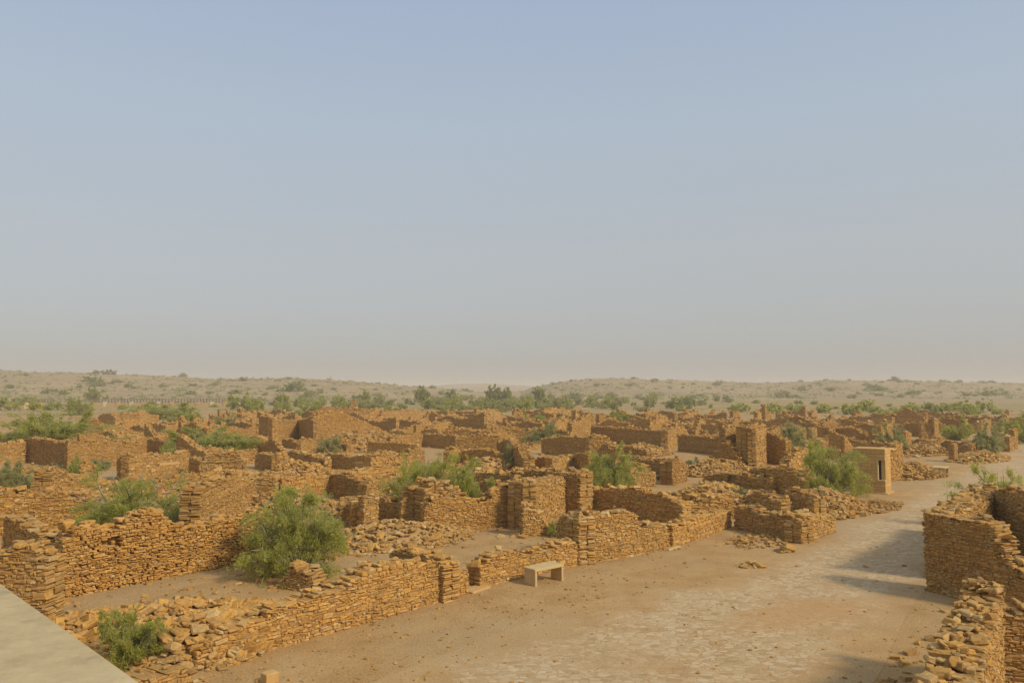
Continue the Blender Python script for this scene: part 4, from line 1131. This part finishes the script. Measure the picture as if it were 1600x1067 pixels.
def belts():
    r = np.random.RandomState(42)
    sp = []
    for i in range(250):                                   # the green belt behind the village
        px = r.triangular(330, 760, 1180); pyb = r.uniform(618, 644) - 4 * (px > 900) * r.rand()
        q = G(px, pyb); w = r.uniform(9, 25) * (pyb - 600) / 34 / FPX * q[1]; h = w * r.uniform(.45, .8)
        sp.append((q[0], q[1], -.15, w / 2.0, h, r.choice(['green', 'green', 'grey', 'dark', 'grey'])))
    copies("belt_shrub", "green shrub in the dense belt between the ruins and the ridges", "shrub", "shrubs of the green belt", sp)
    sp = []
    for i in range(36):
        px = r.uniform(1120, 1640); pyb = r.uniform(641, 650) if r.rand() < .75 else r.uniform(630, 641)
        q = G(px, pyb); w = (r.uniform(16, 42) if pyb > 641 else r.uniform(6, 16)) / FPX * q[1]; h = w * r.uniform(.35, .55)
        sp.append((q[0], q[1], -.15, w / 2.0, h, r.choice(['green', 'dark', 'green'])))
    copies("plain_shrub", "shrub on the plain behind the ruins at the right", "shrub", "shrubs on the right plain", sp)
    sp = []
    for i in range(60):
        px = r.uniform(-30, 400); pyb = r.uniform(617, 640)
        if px < 160 and pyb > 632: pyb -= 12
        q = G(px, pyb); w = r.uniform(5, 16) / FPX * q[1]; h = w * r.uniform(.4, .7)
        sp.append((q[0], q[1], -.15, w / 2.0, h, r.choice(['green', 'dark', 'grey'])))
    for px, pyb, w_, pt in [(10, 640, 60, 618), (82, 640, 44, 626), (45, 632, 40, 618), (372, 640, 44, 613), (395, 646, 40, 620)]:
        q = G(px, pyb); sp.append((q[0], q[1], -.15, w_ / FPX * q[1] / 2, top_at(pt, q[1]), 'green'))
    copies("plain_shrub", "shrub on the far left plain around the boundary fence", "shrub", "shrubs on the left plain", sp)
    for key, n, lab in (('left', 130, "dark shrub dotted on the left ridge"), ('right', 165, "dark shrub dotted on the right ridge")):
        hf, kk, dist, depth = HILLS[key]; sp = []
        while len(sp) < n:
            k = r.uniform(kk[0], kk[-1])
            if not -.72 < k < .72: continue
            y = dist + depth * (r.uniform(-1.1, .15)); x = k * y; z = float(hf(x, y))
            if z < .3 or float(noise2(x, y, 80)) + r.uniform(-.5, .5) < -.05: continue
            w = r.lognormal(.55, .45); h = w * r.uniform(.45, .8)
            sp.append((x, y, z - .15, w, h * 1.2, r.choice(['green', 'dark', 'grey', 'dark'])))
        copies("ridge_shrub", lab, "shrub", f"shrubs on the {key} ridge", sp)
belts()

def ridge_scrub():
    r = np.random.RandomState(9)
    for key, n, lab in (('left', 2600, "sparse dry scrub covering the left ridge"), ('right', 4200, "sparse dry scrub covering the right ridge")):
        hf, kk, dist, depth = HILLS[key]; g = Geo()
        k = r.uniform(max(kk[0], -.75), min(kk[-1], .75), n); y = dist + depth * r.uniform(-1.25, .25, n); x = k * y; z = hf(x, y)
        ok = (z > .2) & (noise2(x, y, 35) + r.uniform(-.5, .5, n) > -.15); x, y, z = x[ok], y[ok], z[ok]; m = len(x)
        per = 16; w = r.lognormal(-.25, .4, m).clip(.3, 2)
        C = np.repeat(np.column_stack([x, y, z]), per, 0); W_ = np.repeat(w, per)[:, None]
        C = C + r.normal(0, .45, (m * per, 3)) * W_ * [1, 1, .0] + np.column_stack([np.zeros((m * per, 2)), np.abs(r.normal(.25, .25, m * per)) * W_[:, 0]])
        dd = r.normal(0, 1, (m * per, 3)); dd /= np.linalg.norm(dd, axis=1)[:, None]; s2 = np.cross(dd, r.normal(0, 1, (m * per, 3))); s2 /= np.linalg.norm(s2, axis=1)[:, None]
        V = np.stack([C - dd * .3 * W_, C - s2 * .2 * W_, C + dd * .3 * W_, C + s2 * .2 * W_], 1).reshape(-1, 3)
        g.add(V, np.arange(m * per * 4).reshape(-1, 4))
        tag(link("scrub", g.mesh("scrub", [LEAF['grey'] if key == 'x' else LEAF['dark']])), lab, "scrub", None, 'stuff')
ridge_scrub()

# ------------------------------------------------------------------ dusty air
def haze():
    g = Geo(); box(g, -5600, 5600, -5600, 5600, -2.5, 34)
    m = bpy.data.materials.new("dusty_air"); m.use_nodes = True
    nt = m.node_tree; nt.nodes.clear()
    out = nt.nodes.new('ShaderNodeOutputMaterial'); v = nt.nodes.new('ShaderNodeVolumePrincipled')
    v.inputs['Color'].default_value = (.89, .84, .76, 1); v.inputs['Density'].default_value = HAZE; v.inputs['Anisotropy'].default_value = .0
    nt.links.new(v.outputs[0], out.inputs['Volume'])
    tag(link("haze", g.mesh("haze", [m])), "dusty haze over the plain", "haze", None, 'stuff')
HAZE = .0007
haze()
